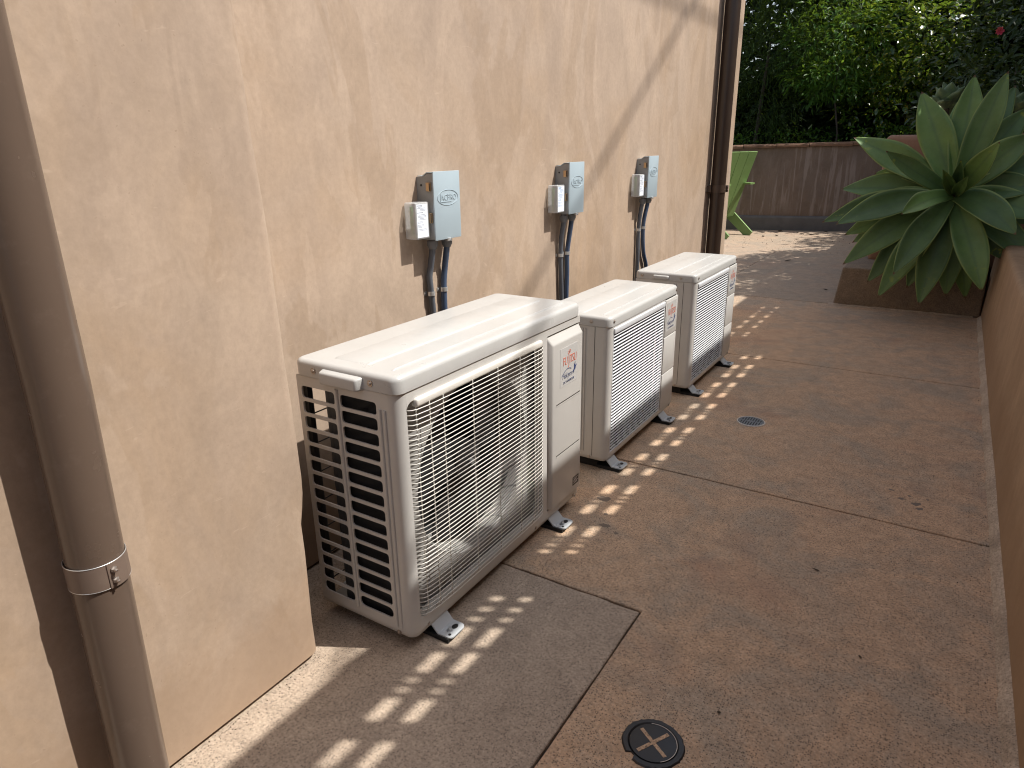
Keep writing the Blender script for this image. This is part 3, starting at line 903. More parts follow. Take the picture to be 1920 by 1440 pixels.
# ---- the two smaller slatted units
def small_unit():
    b, f, n, m = -0.121, 0.2046, 2.3003, 3.0600
    z0, zl, z1 = 0.040, 0.6010, 0.6416
    u = thing('outdoor_unit', ((b+f)/2, (n+m)/2, 0), 'smaller slatted cream outdoor cooling unit standing between the other two', 'air conditioner', 'cooling units along the house wall')
    R = 0.026
    ft, fb = f-0.002, b+0.004
    nn, mm = n+0.003, m-0.003
    q = MB()
    Mf = lambda uu, v, w: (ft+w, uu, v)
    oy0, oy1, oz0, oz1 = 2.336, 2.892, 0.072, 0.592
    holed(q, Mf, (nn+R, 2.898, z0+0.018, zl), rrect(oy0, oy1, oz0, oz1, 0.012, 4), 0.022)
    curved_corner(q, ft, nn, R, z0+0.018, zl, -1)
    prof = [(0.0, z0+0.018), (-0.002, z0+0.009), (-0.006, z0+0.003), (-0.012, z0)]
    loops = []
    for dx, z in prof:
        l = [(ft+dx, mm), (ft+dx, nn+R)]
        for i in range(1, 9):
            a = i/8*PI/2
            l.append((ft-R+(R+dx)*math.cos(a), nn+R-(R+dx)*math.sin(a)))
        l.append((fb, nn-dx))
        loops.append([(x, y, z) for x, y in l])
    N = len(loops[0])
    q.add([p for l in loops for p in l], [(i*N+j, i*N+j+1, (i+1)*N+j+1, (i+1)*N+j) for i in range(len(loops)-1) for j in range(N-1)])
    plate(q, Mf, 2.898, mm, z0+0.018, 0.066, 0.004)
    fp = part('front_panel', q, M_UNIT, u, 40)
    add_screw(fp, (ft-0.0005, 2.62, 0.054), (1,0,0), 0.004); add_screw(fp, (ft-0.0005, 3.03, 0.054), (1,0,0), 0.004)
    # side: slots at the back, plain fluted metal in front
    q = MB()
    Ms = lambda uu, v, w: (uu, nn-w, v)
    NS = 12; zz0, zz1 = 0.075, 0.590
    dz = (zz1-zz0)/NS
    for i in range(NS):
        a = zz0+i*dz; bz = a+dz
        holed(q, Ms, (fb, 0.038, a if i else z0+0.018, bz if i < NS-1 else zl), rrect(-0.100, 0.026, a+0.008, bz-0.008, 0.007, 3), 0.008)
    plate(q, Ms, 0.038, ft-R, z0+0.018, zl, 0.004)
    sp = part('side_panel', q, M_UNIT, u, 40)
    q = MB()
    for x, r in ((0.088, 0.0040), (0.100, 0.0040)): q.tube([(x, nn-0.0006, 0.075), (x, nn-0.0006, 0.590)], r, 8)
    part('flute', q, M_UNIT, sp, 50)
    q = MB(); q.box(0.1395, 0.1415, nn-0.0008, nn+0.001, 0.060, 0.600)
    part('seam', q, M_TAG, sp, None)
    add_screw(sp, (0.128, nn-0.0005, 0.054), (0,-1,0), 0.004)
    q = MB(); q.box(fb, ft-0.004, mm-0.006, mm, z0, zl); part('side_panel', q, M_UNIT, u, None)
    q = MB(); q.box(fb+0.006, ft-0.026, nn+0.012, mm-0.007, z0+0.002, z0+0.010); part('base_pan', q, M_INNER, u, None)
    q = MB()
    q.box(fb+0.012, fb+0.040, nn+0.012, mm-0.012, z0+0.012, zl-0.004); q.box(fb+0.041, 0.090, nn+0.012, nn+0.034, z0+0.012, zl-0.004)
    part('coil', q, M_COIL, u, None)
    q = MB(); q.box(ft-0.062, ft-0.058, nn+0.006, 2.90, z0+0.012, zl-0.004)
    part('shroud', q, M_FAN, u, None)
    # slatted guard
    q = MB()
    q.bbox(ft-0.014, ft+0.006, oy0+0.004, oy1-0.002, oz1-0.022, oz1+0.001, 0.004, 3)
    for y in (oy0+0.001, oy1-0.006): q.box(ft-0.016, ft+0.001, y, y+0.005, oz0, oz1-0.02)
    guard = part('guard', q, M_SLAT, u, 40)
    q = MB()
    for i in range(9):
        y = oy0 + 0.03 + (oy1-oy0-0.06)*i/8
        q.box(ft-0.020, ft-0.006, y-0.0015, y+0.0015, oz0, oz1-0.02)
    part('stay', q, M_FAN, guard, None)
    NSL = 37
    sl = MB()
    sl.prism([(-0.0014, 0.0008), (0.0020, -0.0022), (0.0030, -0.0022), (0.0033, -0.0010), (-0.0006, 0.0018)], 'y', oy0+0.006, oy1-0.006)
    s0 = None
    for i in range(NSL):
        z = oz0 + 0.006 + (oz1-0.030-oz0-0.006)*i/(NSL-1)
        if s0 is None:
            me = MB()
            me.add([(x+ft-0.001, y, z_) for x, y, z_ in sl.v], sl.f)
            s0 = bpy.data.objects.new('slat', me.mesh('slat', M_SLAT, wloc(guard), 40)); COL.objects.link(s0); s0.parent = guard
            s0.location = (0, 0, z)
        else: inst(s0, guard, (0, 0, z))
    # service panel in three fields
    svc = None
    for (za, zb) in ((0.423, 0.594), (0.2445, 0.4195), (0.069, 0.241)):
        bm = bmesh.new(); bmesh.ops.create_cube(bm, size=1.0)
        for v in bm.verts:
            v.co = (ft+0.004 if v.co.x > 0 else ft-0.006, 2.901 if v.co.y < 0 else mm, za if v.co.z < 0 else zb)
        bmesh.ops.bevel(bm, geom=bm.edges[:], offset=0.003, segments=2, profile=0.5, affect='EDGES')
        q = MB(); q.bm(bm)
        s_ = part('service_panel', q, M_UNIT, u, 45)
        svc = svc or s_
    q = MB(); q.box(ft-0.014, ft-0.0062, 2.899, mm, 0.066, 0.598); part('panel_frame', q, M_TAG, u, None)
    logos(svc, ft+0.004, 2.975, 0.580, 0.98)
    q = MB(); 
    tp = lid(u, b, f, n, m, zl, z1, (-0.030, 0.070, 0.010, 0.606, 0.626),
        [(b+0.095, b+0.200, n+0.03, m-0.03), (f-0.048, f-0.043, n+0.03, m-0.03)], M_LID)
    for c, a in (((0.126, n-0.0005, 0.620), (0,-1,0)), ((-0.080, n-0.0005, 0.620), (0,-1,0)), ((f-0.0002, n+0.035, 0.622), (1,0,0)), ((f-0.0002, m-0.030, 0.622), (1,0,0))): add_screw(tp, c, a, 0.005)
    for yc in (n+0.065, m-0.115): foot(u, f, yc, b)
    return u
small = small_unit()
far_unit = copy_tree(small)
far_unit.location = small.location + Vector((0, 1.0245, 0))
far_unit['label'] = 'smaller slatted cream cooling unit at the far end of the row, by the dark downpipe'

# ------------------------------------------------------------------ disconnect boxes
def disconnect():
    y0, y1, z0, z1, xf = 1.8347, 1.9787, 0.9566, 1.1805, -0.2365
    u = thing('disconnect_box', (XW, (y0+y1)/2, z0), 'grey electrical disconnect box with white printed label module, above the nearest large unit', 'electrical box', 'disconnect boxes on the tan wall')
    q = MB()
    # back box with sloping shoulder
    poly = [(XW, z0+0.002), (xf-0.006, z0+0.002), (xf-0.006, z1-0.006), (xf-0.028, z1-0.006), (xf-0.045, z1-0.017), (XW, z1-0.017)]
    q.prism(poly, 'y', y0+0.0015, y1-0.0015)
    part('housing', q, M_BOXSHADE, u, 30)
    # cover folds over front, top and right
    bm = bmesh.new(); bmesh.ops.create_cube(bm, size=1.0)
    for v in bm.verts:
        v.co = (xf if v.co.x > 0 else xf-0.0055, y0-0.001 if v.co.y < 0 else y1, z0 if v.co.z < 0 else z1)
    bmesh.ops.bevel(bm, geom=bm.edges[:], offset=0.0016, segments=2, profile=0.5, affect='EDGES')
    q = MB(); q.bm(bm)
    q.prism([(XW+0.004, z1-0.0155), (xf-0.045, z1-0.0155), (xf-0.028, z1-0.0045), (xf-0.0056, z1-0.0045), (xf-0.0056, z1-0.002), (xf-0.030, z1-0.002), (xf-0.047, z1-0.013), (XW+0.004, z1-0.013)], 'y', y0+0.0012, y1)
    cv = part('cover', q, M_BOX, u, 30)
    # raised oval mark
    ey, ez, ea, eb = 1.9085, 1.0949, 0.0565, 0.025
    X = xf
    q = MB(); vs = []; fs = []
    for i in range(48):
        a = 2*PI*i/48
        for s, x in ((0.97, X-0.0003), (0.985, X+0.0014), (1.015, X+0.0014), (1.03, X-0.0003)):
            vs.append((x, ey+ea*s*math.cos(a), ez+eb*s*math.sin(a)))
    for i in range(48):
        for k in range(3): fs.append((i*4+k, i*4+k+1, ((i+1)%48)*4+k+1, ((i+1)%48)*4+k))
    q.add(vs, fs)
    t_ = text_mb('ACPRO', 0.0265, lambda a, b_, w: (X-0.0001+w, ey+0.004+a, ez-0.008+b_), 0.98, depth=0.0014); q.add(t_.v, t_.f)
    q.prism([(ey-0.041, ez-0.0145), (ey+0.020, ez-0.0145), (ey+0.020, ez-0.0125), (ey-0.039, ez-0.0125), (ey-0.039, ez+0.013), (ey-0.041, ez+0.013)], 'x', X-0.0003, X+0.0013)
    part('emblem', q, M_BOX, cv, 40)
    q = MB(); q.bbox(xf-0.010, xf+0.004, y0+0.062, y0+0.082, z0-0.008, z0+0.004, 0.002)
    q.tube([(xf-0.004, y0+0.072, z0-0.004), (xf+0.008, y0+0.072, z0-0.004)], 0.0035, 10)
    part('latch', q, M_GALV, cv, 30)
    # hinge knockouts on the shaded side
    for (xa, xb, za, zb) in ((-0.266, -0.248, 1.118, 1.146), (-0.258, -0.247, 1.015, 1.048)):
        q = MB(); q.bbox(xa, xb, y0-0.006, y0+0.002, za, zb, 0.0018)
        c_ = part('hinge_clip', q, M_BRASS, u, 30)
        q = MB(); q.box(xb-0.0035, xb-0.0008, y0-0.0072, y0-0.0055, za+0.002, zb-0.002); part('slot', q, M_BLACK, c_, None)
    q = MB(); q.tube([(-0.290, y0+0.003, 1.137), (-0.290, y0-0.0005, 1.137)], 0.0035, 10); q.tube([(-0.284, y0+0.003, 1.08), (-0.284, y0-0.0005, 1.08)], 0.003, 10)
    part('knockout', q, M_BLACK, u, 40)
    # clear surge module screwed to the left side
    sx0, sx1, sy0, sy1, sz0, sz1 = -0.3055, -0.2567, 1.759, 1.830, 0.9664, 1.0858
    bm = bmesh.new(); bmesh.ops.create_cube(bm, size=1.0)
    for v in bm.verts:
        v.co = (sx1 if v.co.x > 0 else sx0, sy0 if v.co.y < 0 else sy1, sz0 if v.co.z < 0 else sz1)
    bmesh.ops.bevel(bm, geom=bm.edges[:], offset=0.005, segments=3, profile=0.5, affect='EDGES')
    q = MB(); q.bm(bm)
    sg = part('surge_module', q, M_CLEAR, u, 40, 'clear plastic case with green circuit board and white label')
    q = MB(); q.tube([(-0.280, sy1-0.002, 1.03), (-0.280, y0+0.001, 1.03)], 0.010, 12); part('nipple', q, M_BLACK, sg, 40)
    q = MB(); q.box(sx0+0.014, sx0+0.026, sy0+0.012, sy0+0.0145, sz0+0.012, sz1-0.014)
    part('circuit_board', q, M_PCB, sg, None)
    q = MB()
    for i in range(16):
        z = sz0+0.014+0.0052*i; y = sy0+0.006+random.random()*0.004; x = sx0+0.014+random.random()*0.009
        s_ = 0.002+random.random()*0.003
        q.box(x, x+s_*1.3, y, y+0.006, z, z+s_)
    part('component', q, M_PCB2, sg, None)
    q = MB(); q.box(sx0+0.008, sx0+0.030, sy0+0.010, sy1-0.006, sz0+0.002+0.004, sz0+0.008); part('terminal', q, M_PCB2, sg, None)
    q = MB(); q.prism([(sy0+0.005, sz0+0.006), (sy1-0.010, sz0+0.006), (sy1-0.010, sz1-0.006), (sy0+0.005, sz1-0.006)], 'x', sx1-0.0002, sx1+0.0008)
    lb = part('label', q, M_LABEL, sg, None)
    return u, (sx1, sy0, sy1, sz0, sz1), lb
def label_print(lb, dims, dy, dz, ink, seed):
    sx1, sy0, sy1, sz0, sz1 = dims
    rnd = random.Random(seed)
    q = MB()
    z = sz1-0.011+dz
    rowsp = [(0.0, 0.55, 2.2), (0.1, 0.5, 2.4), (0.0, 0.8, 1.4), (0.3, 0.9, 1.3), (0.3, 0.8, 1.3), None, (0.0, 0.62, 2.0), None, (0.16, 0.75, 1.5), (0.05, 0.9, 1.2), (0.05, 0.88, 1.2), (0.2, 0.65, 1.2), (0.1, 0.84, 1.3), None, (0.0, 0.5, 1.3), (0.0, 0.55, 1.3), None, (0.0, 0.6, 1.2), (0.0, 0.62, 1.2), (0.0, 0.42, 1.2), None, (0.0, 0.85, 1.2), (0.0, 0.9, 1.0)]
    W0 = sy0+0.008+dy; WW = (sy1-sy0)-0.021
    for r in rowsp:
        if r is None: z -= 0.0026; continue
        a, b, h = r; h *= 0.72
        y = W0+a*WW
        while y < W0+b*WW:
            l = rnd.uniform(0.0010, 0.0036)
            q.prism([(y, z), (min(y+l, W0+b*WW), z), (min(y+l, W0+b*WW), z+h*0.001), (y, z+h*0.001)], 'x', sx1+0.0008, sx1+0.0011)
            y += l+0.0011
        z -= 0.0036+h*0.0003
    return part('print', q, ink, lb, None)
BOX_GROUP = 'disconnect boxes on the tan wall'
box1, dims, lb1 = disconnect()
boxes = [box1]
for dy, dz, lab in ((0.9652, 0.0069, 'grey electrical disconnect box with pale blue printed module, middle one on the tan wall'),
                    (1.9074, 0.0179, 'grey electrical disconnect box above the farthest cooling unit, next to the dark downpipe')):
    c = copy_tree(box1); c.location = box1.location + Vector((0, dy, dz)); c['label'] = lab
    boxes.append(c)
def find(o, nm):
    for ch in o.children:
        if ch.name.split('.')[0] == nm: return ch
        r = find(ch, nm)
        if r: return r
# printed lines belong to the label's own mesh level: join them under the module
for bx, ink, sd in zip(boxes, (M_INK, M_INK_BLUE, M_INK), (1, 2, 3)):
    sg = find(bx, 'surge_module')
    off = bx.location - box1.location
    q0 = MB()
    pr_ = label_print(None, dims, 0, 0, ink, sd)
    pr_.parent = sg
    for v in pr_.data.vertices: v.co -= box1.location

# ------------------------------------------------------------------ conduits
def smooth_path(pts, step=0.004):
    P = [Vector(p) for p in pts]
    P = [P[0]*2-P[1]] + P + [P[-1]*2-P[-2]]
    out = []
    for i in range(1, len(P)-2):
        a, b, c, d = P[i-1:i+3]
        n = max(2, int((c-b).length/step))
        for k in range(n):
            t = k/n
            out.append(0.5*((2*b) + (c-a)*t + (2*a-5*b+4*c-d)*t*t + (3*b-a-3*c+d)*t**3))
    out.append(P[-2])
    return out
def conduit(yz, mat, ribbed, strap_z, label, zend=0.44):
    def on(y, z, x):
        k = (1.2249-x)/(1.2249+0.19)
        return (x, y*k, 1.25+(z-1.25)*k)
    strap_z = on(0, strap_z, -0.2945)[2]
    P3 = [on(y, z, -0.272 if i == 0 else -0.277 if i == 1 else -0.290 if i == 2 else -0.2945) for i, (y, z) in enumerate(yz)]
    yz = [(p[1], p[2]) for p in P3]
    top = yz[0]
    u = thing('conduit', (-0.275, top[0], top[1]), label, 'conduit', 'flexible conduits below the grey boxes')
    pts = [(-0.272, top[0], top[1]-0.006)]
    pts += P3[1:]
    y, z = yz[-1]
    pts += [(-0.293, y+0.004, z-0.08), (-0.265, y+0.006, z-0.18), (-0.150, y+0.006, z-0.25)]
    path = smooth_path(pts, 0.0024)
    rr = [0.0116 if (not ribbed or i % 2 == 0) else 0.0106 for i in range(len(path))]
    q = MB(); q.tube(path, rr, 14)
    part('hose', q, mat, u, 60)
    q = MB()
    c = Vector((-0.272, top[0], top[1]))
    q.tube([c+Vector((0,0,0.014)), c+Vector((0,0,0.006)), c+Vector((0,0,0.006)), c+Vector((0,0,-0.012)), c+Vector((0,0,-0.016)), c+Vector((0,0,-0.022))], [0.0135, 0.0135, 0.0185, 0.0180, 0.0155, 0.0140], 16)
    for k in range(16):
        a = 2*PI*k/16
        q.tube([c+Vector((0.0183*math.cos(a), 0.0183*math.sin(a), 0.005)), c+Vector((0.0178*math.cos(a), 0.0178*math.sin(a), -0.012))], 0.0012, 4)
    part('fitting', q, M_FIT, u, 50)
    # half clamp with a screwed tab
    zi = min(range(len(path)), key=lambda i: abs(path[i].z-strap_z))
    c = path[zi]
    q = MB(); vs = []; fs = []
    ns = 14
    for k in range(ns+1):
        a = -PI/2*1.15 + k/ns*PI*1.15
        for r in (0.0120, 0.0140):
            for dz in (-0.0075, 0.0075): vs.append((c.x+r*math.cos(a), c.y+r*math.sin(a), c.z+dz))
    for k in range(ns):
        A = k*4; B = A+4
        fs += [(A,B,B+1,A+1),(A+2,A+3,B+3,B+2),(A,A+2,B+2,B),(A+1,B+1,B+3,A+3)]
    fs += [(0,1,3,2), (ns*4, ns*4+2, ns*4+3, ns*4+1)]
    q.add(vs, fs)
    q.bbox(XW+0.0005, XW+0.0035, c.y-0.022, c.y-0.008, c.z-0.0075, c.z+0.0075, 0.0012)
    q.tube([(XW+0.003, c.y-0.0165, c.z), (XW+0.0055, c.y-0.0165, c.z)], 0.0032, 8)
    part('strap', q, M_GALV, u, 40)
for yz, mat, rib, sz, lab in (
    ([(1.756,0.964),(1.753,0.936),(1.740,0.887),(1.731,0.852),(1.736,0.800),(1.741,0.735)], M_COND, True, 0.800, 'ribbed grey conduit, left of the pair under the nearest grey box'),
    ([(1.832,0.962),(1.829,0.934),(1.816,0.880),(1.806,0.833),(1.804,0.795),(1.803,0.734)], M_COND_B, True, 0.803, 'blue grey conduit, right of the pair under the nearest grey box'),
    ([(2.660,0.966),(2.659,0.940),(2.640,0.877),(2.634,0.811),(2.639,0.724),(2.646,0.621)], M_COND, True, 0.806, 'dark ribbed conduit, left of the pair under the middle grey box'),
    ([(2.734,0.966),(2.732,0.940),(2.708,0.860),(2.695,0.803),(2.697,0.715),(2.693,0.622)], M_COND_B, True, 0.808, 'blue conduit, right of the pair under the middle grey box'),
    ([(3.556,0.978),(3.546,0.951),(3.520,0.866),(3.515,0.784),(3.518,0.701),(3.523,0.598)], M_COND, False, 0.826, 'dark straight conduit, left of the pair under the farthest grey box'),
    ([(3.636,0.978),(3.625,0.947),(3.584,0.860),(3.583,0.777),(3.605,0.689),(3.650,0.614)], M_COND_B, False, 0.832, 'blue conduit bowing away right under the farthest grey box')):
    conduit(yz, mat, rib, sz, lab)

# ------------------------------------------------------------------ covers in the floor
mh = thing('access_cover', (0.856, 1.140, 0), 'black round access cover with cross shaped slots in the brown concrete', 'access cover')
cxm, cym = 0.856, 1.140
q = MB(); vs = []; fs = []
N = 72
rnd = random.Random(5)
for i in range(N):
    a = 2*PI*i/N
    ro = 0.0685 + rnd.uniform(-0.0012, 0.0012)
    notch = 4.02 < a < 4.28
    if notch: ro = 0.0545
    for r, z in ((0.0520, 0.0012), (0.0560, 0.0045), (max(0.0562, ro-0.003), 0.0042), (max(0.0564, ro), 0.0006)):
        vs.append((cxm+r*math.cos(a), cym+r*math.sin(a), z))
for i in range(N):
    for k in range(3): fs.append((i*4+k, i*4+k+1, ((i+1)%N)*4+k+1, ((i+1)%N)*4+k))
q.add(vs, fs)
part('frame', q, M_IRON, mh, 30)
q = MB(); vs = []; fs = []
for r, z in ((0.0519, 0.0005), (0.0512, 0.0038), (0.0490, 0.0042)):
    vs += [(cxm+r*math.cos(2*PI*i/64), cym+r*math.sin(2*PI*i/64), z) for i in range(64)]
for j in range(2):
    for i in range(64): fs.append((j*64+i, j*64+(i+1)%64, (j+1)*64+(i+1)%64, (j+1)*64+i))
fs.append(tuple(128+i for i in range(64)))
q.add(vs, fs)
part('lid', q, M_IRON, mh, 30)
q = MB(); vs = []; fs = []
for i in range(41):
    a = -0.9 + i/40*2.9
    for r in (0.0512, 0.0526): vs.append((cxm+r*math.cos(a), cym+r*math.sin(a), 0.0049))
for i in range(40): fs.append((2*i, 2*i+1, 2*i+3, 2*i+2))
q.add(vs, fs)
part('worn_rim', q, M_RING, mh, None)
q = MB()
for a, l in ((-0.57, 0.0430), (1.05, 0.0430)):
    d = Vector((math.cos(a), math.sin(a), 0)); nrm = Vector((-d.y, d.x, 0))*0.0042
    c = Vector((cxm, cym, 0))
    z = 0.0046 if a < 0.5 else 0.0050
    pts = [c-d*l-nrm, c+d*l-nrm, c+d*l+nrm, c-d*l+nrm]
    q.prism([(v.x, v.y) for v in pts], 'z', 0.0040, z)
part('slot', q, M_CONC_B, mh, None)

dr = thing('floor_drain', (0.574, 3.142, 0), 'round grey slotted floor drain with pale rim in the brown concrete', 'floor drain')
cxd, cyd = 0.574, 3.142
q = MB(); vs = []; fs = []
for i in range(56):
    a = 2*PI*i/56
    for r, z in ((0.0590, 0.0010), (0.0595, 0.0048), (0.0640, 0.0046), (0.0652, 0.0008)):
        vs.append((cxd+r*math.cos(a), cyd+r*math.sin(a), z))
for i in range(56):
    for k in range(3): fs.append((i*4+k, i*4+k+1, ((i+1)%56)*4+k+1, ((i+1)%56)*4+k))
q.add(vs, fs)
part('rim', q, M_RING, dr, 40)
q = MB(); q.tube([(cxd, cyd, 0.0006), (cxd, cyd, 0.0016)], 0.0588, 48); part('sump', q, M_BLACK, dr, None)
q = MB(); vs = []; fs = []
for i in range(56):
    a = 2*PI*i/56
    for r, z in ((0.0515, 0.0018), (0.0520, 0.0040), (0.0575, 0.0040), (0.0580, 0.0018)): vs.append((cxd+r*math.cos(a), cyd+r*math.sin(a), z))
for i in range(56):
    for k in range(3): fs.append((i*4+k, i*4+k+1, ((i+1)%56)*4+k+1, ((i+1)%56)*4+k))
q.add(vs, fs)
q.box(cxd-0.0515, cxd+0.0515, cyd-0.004, cyd+0.004, 0.0018, 0.0042)
q.tube([(cxd, cyd, 0.0018), (cxd, cyd, 0.0044)], 0.0105, 16)
part('grate', q, M_GRATE, dr, 40)
for i in range(-4, 5):
    x = cxd + i*0.0118
    h = math.sqrt(max(0, 0.052**2-(i*0.0118)**2))
    q = MB(); q.box(x-0.0029, x+0.0029, cyd-h, cyd+h, 0.0020, 0.0038)
    part('bar', q, M_GRATE, dr, None)

# ------------------------------------------------------------------ right-hand garden wall, step block, pier
gw = thing('garden_wall', (1.70, 1.2, 0), 'low ochre stucco garden wall along the right edge of the path', 'garden wall')
q = MB()
rows = []
for y in [-4.0, -2, -1] + [0.2*i for i in range(0, 32)] + [6.30]:
    nx = 0.003*mnoise.noise(Vector((y*1.5, 2, 0)))
    fx = lambda z: 1.528 + (1.560-1.528)*z/0.58 + nx
    prof = [(fx(-0.01), -0.01), (fx(0.2), 0.2), (fx(0.4), 0.4), (fx(0.548), 0.548), (fx(0.568)+0.003, 0.568), (fx(0.58)+0.012, 0.580), (fx(0.58)+0.03, 0.585), (1.86, 0.583), (1.89, 0.57), (1.90, 0.54), (1.90, -0.01)]
    rows.append([(x, y, z) for x, z in prof])
n = len(rows[0])
q.add([p for r in rows for p in r], [(i*n+k, i*n+(k+1)%n, (i+1)*n+(k+1)%n, (i+1)*n+k) for i in range(len(rows)-1) for k in range(n)]
      + [tuple(range(n))[::-1], tuple((len(rows)-1)*n+k for k in range(n))])
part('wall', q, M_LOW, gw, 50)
q = MB(); rows = []
y = -3.0
while y < 6.02:
    w = 0.024 + 0.006*mnoise.noise(Vector((y*7, 0, 1))) + 0.005*mnoise.noise(Vector((y*23, 5, 1)))
    h = 0.030 + 0.006*mnoise.noise(Vector((y*9, 3, 2))) + 0.003*mnoise.noise(Vector((y*31, 3, 2)))
    xb = 1.529 + h*0.055 + 0.003
    rows.append([(xb+0.004, y, 0.0), (1.5285-w, y, 0.0), (1.5285-w+0.004, y, 0.006+0.002*mnoise.noise(Vector((y*40, 0, 0)))), (1.5285-w*0.55, y, h*0.55), (xb-0.006, y, h*0.92), (xb+0.004, y, h)])
    y += 0.02
n = len(rows[0])
q.add([p for r in rows for p in r], [(i*n+k, i*n+(k+1)%n, (i+1)*n+(k+1)%n, (i+1)*n+k) for i in range(len(rows)-1) for k in range(n)])
part('mortar_fillet', q, M_MORTAR, gw, 40)

sb = thing('step_block', (1.0, 6.3, 0), 'low battered concrete block under the large agave', 'step block')
q = MB()
bm = bmesh.new(); bmesh.ops.create_cube(bm, size=1.0)
for v in bm.verts:
    tp = v.co.z > 0
    v.co = ((0.545 if tp else 0.512) if v.co.x < 0 else 1.524, (6.095 if tp else 6.055) if v.co.y < 0 else 6.95, 0.302 if tp else 0.0)
bmesh.ops.bevel(bm, geom=[e for e in bm.edges if any(v.co.z > 0.2 for v in e.verts) or True], offset=0.014, segments=3, profile=0.5, affect='EDGES')
q.bm(bm)
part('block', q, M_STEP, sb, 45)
q = MB()
rows = []
x = 0.48
while x < 1.50:
    h = 0.010+0.004*mnoise.noise(Vector((x*20, 7, 0)))
    w = 0.016+0.008*mnoise.noise(Vector((x*9, 2, 0)))
    rows.append([(x, 6.062, 0), (x, 6.050-w, 0), (x, 6.050-w*0.5, h*0.7), (x, 6.062, h)])
    x += 0.02
n = 4
q.add([p for r in rows for p in r], [(i*n+k, i*n+(k+1)%n, (i+1)*n+(k+1)%n, (i+1)*n+k) for i in range(len(rows)-1) for k in range(n)])
part('mortar_fillet', q, M_MORTAR, sb, 40)

pier = thing('planter_pier', (1.2, 6.8, 0), 'terracotta stucco planter wall end with rounded top behind the agave', 'planter wall')
bm = bmesh.new(); bmesh.ops.create_cube(bm, size=1.0)
for v in bm.verts:
    v.co = (0.665 if v.co.x < 0 else 2.6, 6.62 if v.co.y < 0 else 6.90, 0.28 if v.co.z < 0 else 1.305)
bmesh.ops.bevel(bm, geom=bm.edges[:], offset=0.045, segments=4, profile=0.5, affect='EDGES')
bmesh.ops.subdivide_edges(bm, edges=[e for e in bm.edges if e.calc_length() > 0.3], cuts=6, use_grid_fill=True)
for v in bm.verts:
    v.co += Vector([0.006*mnoise.noise(v.co*4+Vector((i*9, 0, 0))) for i in range(3)])
q = MB(); q.bm(bm)
part('wall', q, M_PIER, pier, 50)
bm = bmesh.new(); bmesh.ops.create_cube(bm, size=1.0)
for v in bm.verts:
    v.co = (0.70 if v.co.x < 0 else 0.92, 6.902 if v.co.y < 0 else 11.2, 0.0 if v.co.z < 0 else 1.22)
bmesh.ops.bevel(bm, geom=bm.edges[:], offset=0.03, segments=3, profile=0.5, affect='EDGES')
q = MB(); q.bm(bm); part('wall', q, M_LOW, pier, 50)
q = MB(); q.box(0.93, 4.5, 6.905, 11.2, -0.02, 1.05)
part('soil', q, M_GROUND, pier, None, kind=None)

# ------------------------------------------------------------------ back wall
A_ = Vector((-1.454, 11.11, 0)); B_ = Vector((-0.272, 11.43, 0))
bd = (B_-A_).normalized(); bn = Vector((bd.y, -bd.x, 0))     # along the wall, towards the viewer
bwall = thing('retaining_wall', tuple(A_), 'brown stucco retaining wall with white lime streaks below the hedge', 'retaining wall')
def bpt(u, d, z): return tuple(A_ + bd*u + bn*d + Vector((0,0,z)))
def btop(u): return 1.185 + 0.030*(u+0.3)/1.8
q = MB()
us = [-3.2, -1, -0.4] + [0.1*i for i in range(0, 26)]
rows = [[bpt(u, 0, -0.02), bpt(u, 0.0, 0.6), bpt(u, 0, btop(u)), bpt(u, -0.22, btop(u)), bpt(u, -0.22, -0.02)] for u in us]
n = 5
q.add([p for r in rows for p in r], [(i*n+k, i*n+(k+1)%n, (i+1)*n+(k+1)%n, (i+1)*n+k) for i in range(len(rows)-1) for k in range(n)]
      + [tuple(range(n))[::-1], tuple((len(rows)-1)*n+k for k in range(n))])
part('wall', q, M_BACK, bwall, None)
q = MB()
rows = [[bpt(u, 0.002, -0.02), bpt(u, 0.045, -0.02), bpt(u, 0.045, 0.185), bpt(u, 0.030, 0.205), bpt(u, 0.002, 0.215)] for u in us]
q.add([p for r in rows for p in r], [(i*n+k, i*n+(k+1)%n, (i+1)*n+(k+1)%n, (i+1)*n+k) for i in range(len(rows)-1) for k in range(n)]
      + [tuple(range(n))[::-1], tuple((len(rows)-1)*n+k for k in range(n))])
part('plinth', q, M_PLINTH, bwall, None)
u = -2.2
rnd = random.Random(8)
while u < 2.3:
    l = rnd.choice((0.50, 0.58, 0.46))
    q = MB()
    z0 = btop(u+l/2); k = rnd.uniform(-0.004, 0.004)
    prof = [(0.035, 0.002), (0.038, 0.030), (0.028, 0.050), (-0.20, 0.060), (-0.25, 0.050), (-0.25, 0.002)]
    vs = [bpt(u+0.004, d+k, z0+z) for d, z in prof] + [bpt(u+l-0.004, d+k, z0+z+0.004) for d, z in prof]
    n = len(prof)
    q.add(vs, [tuple(range(n))[::-1], tuple(range(n, 2*n))] + [(i, (i+1)%n, n+(i+1)%n, n+i) for i in range(n)])
    part('cap_tile', q, M_CAP, bwall, None)
    u += l
q = MB()
c0 = bpt(-6, -0.225, -0.02); 
q.add([bpt(-8, -0.222, -0.02), bpt(6, -0.222, -0.02), bpt(6, -7, -0.02), bpt(-8, -7, -0.02), bpt(-8, -0.222, 1.16), bpt(6, -0.222, 1.16), bpt(6, -7, 1.3), bpt(-8, -7, 1.3)],
      [(3,2,1,0),(4,5,6,7),(0,1,5,4),(1,2,6,5),(2,3,7,6),(3,0,4,7)])
structure(part('terrain', q, M_GROUND, None, None))

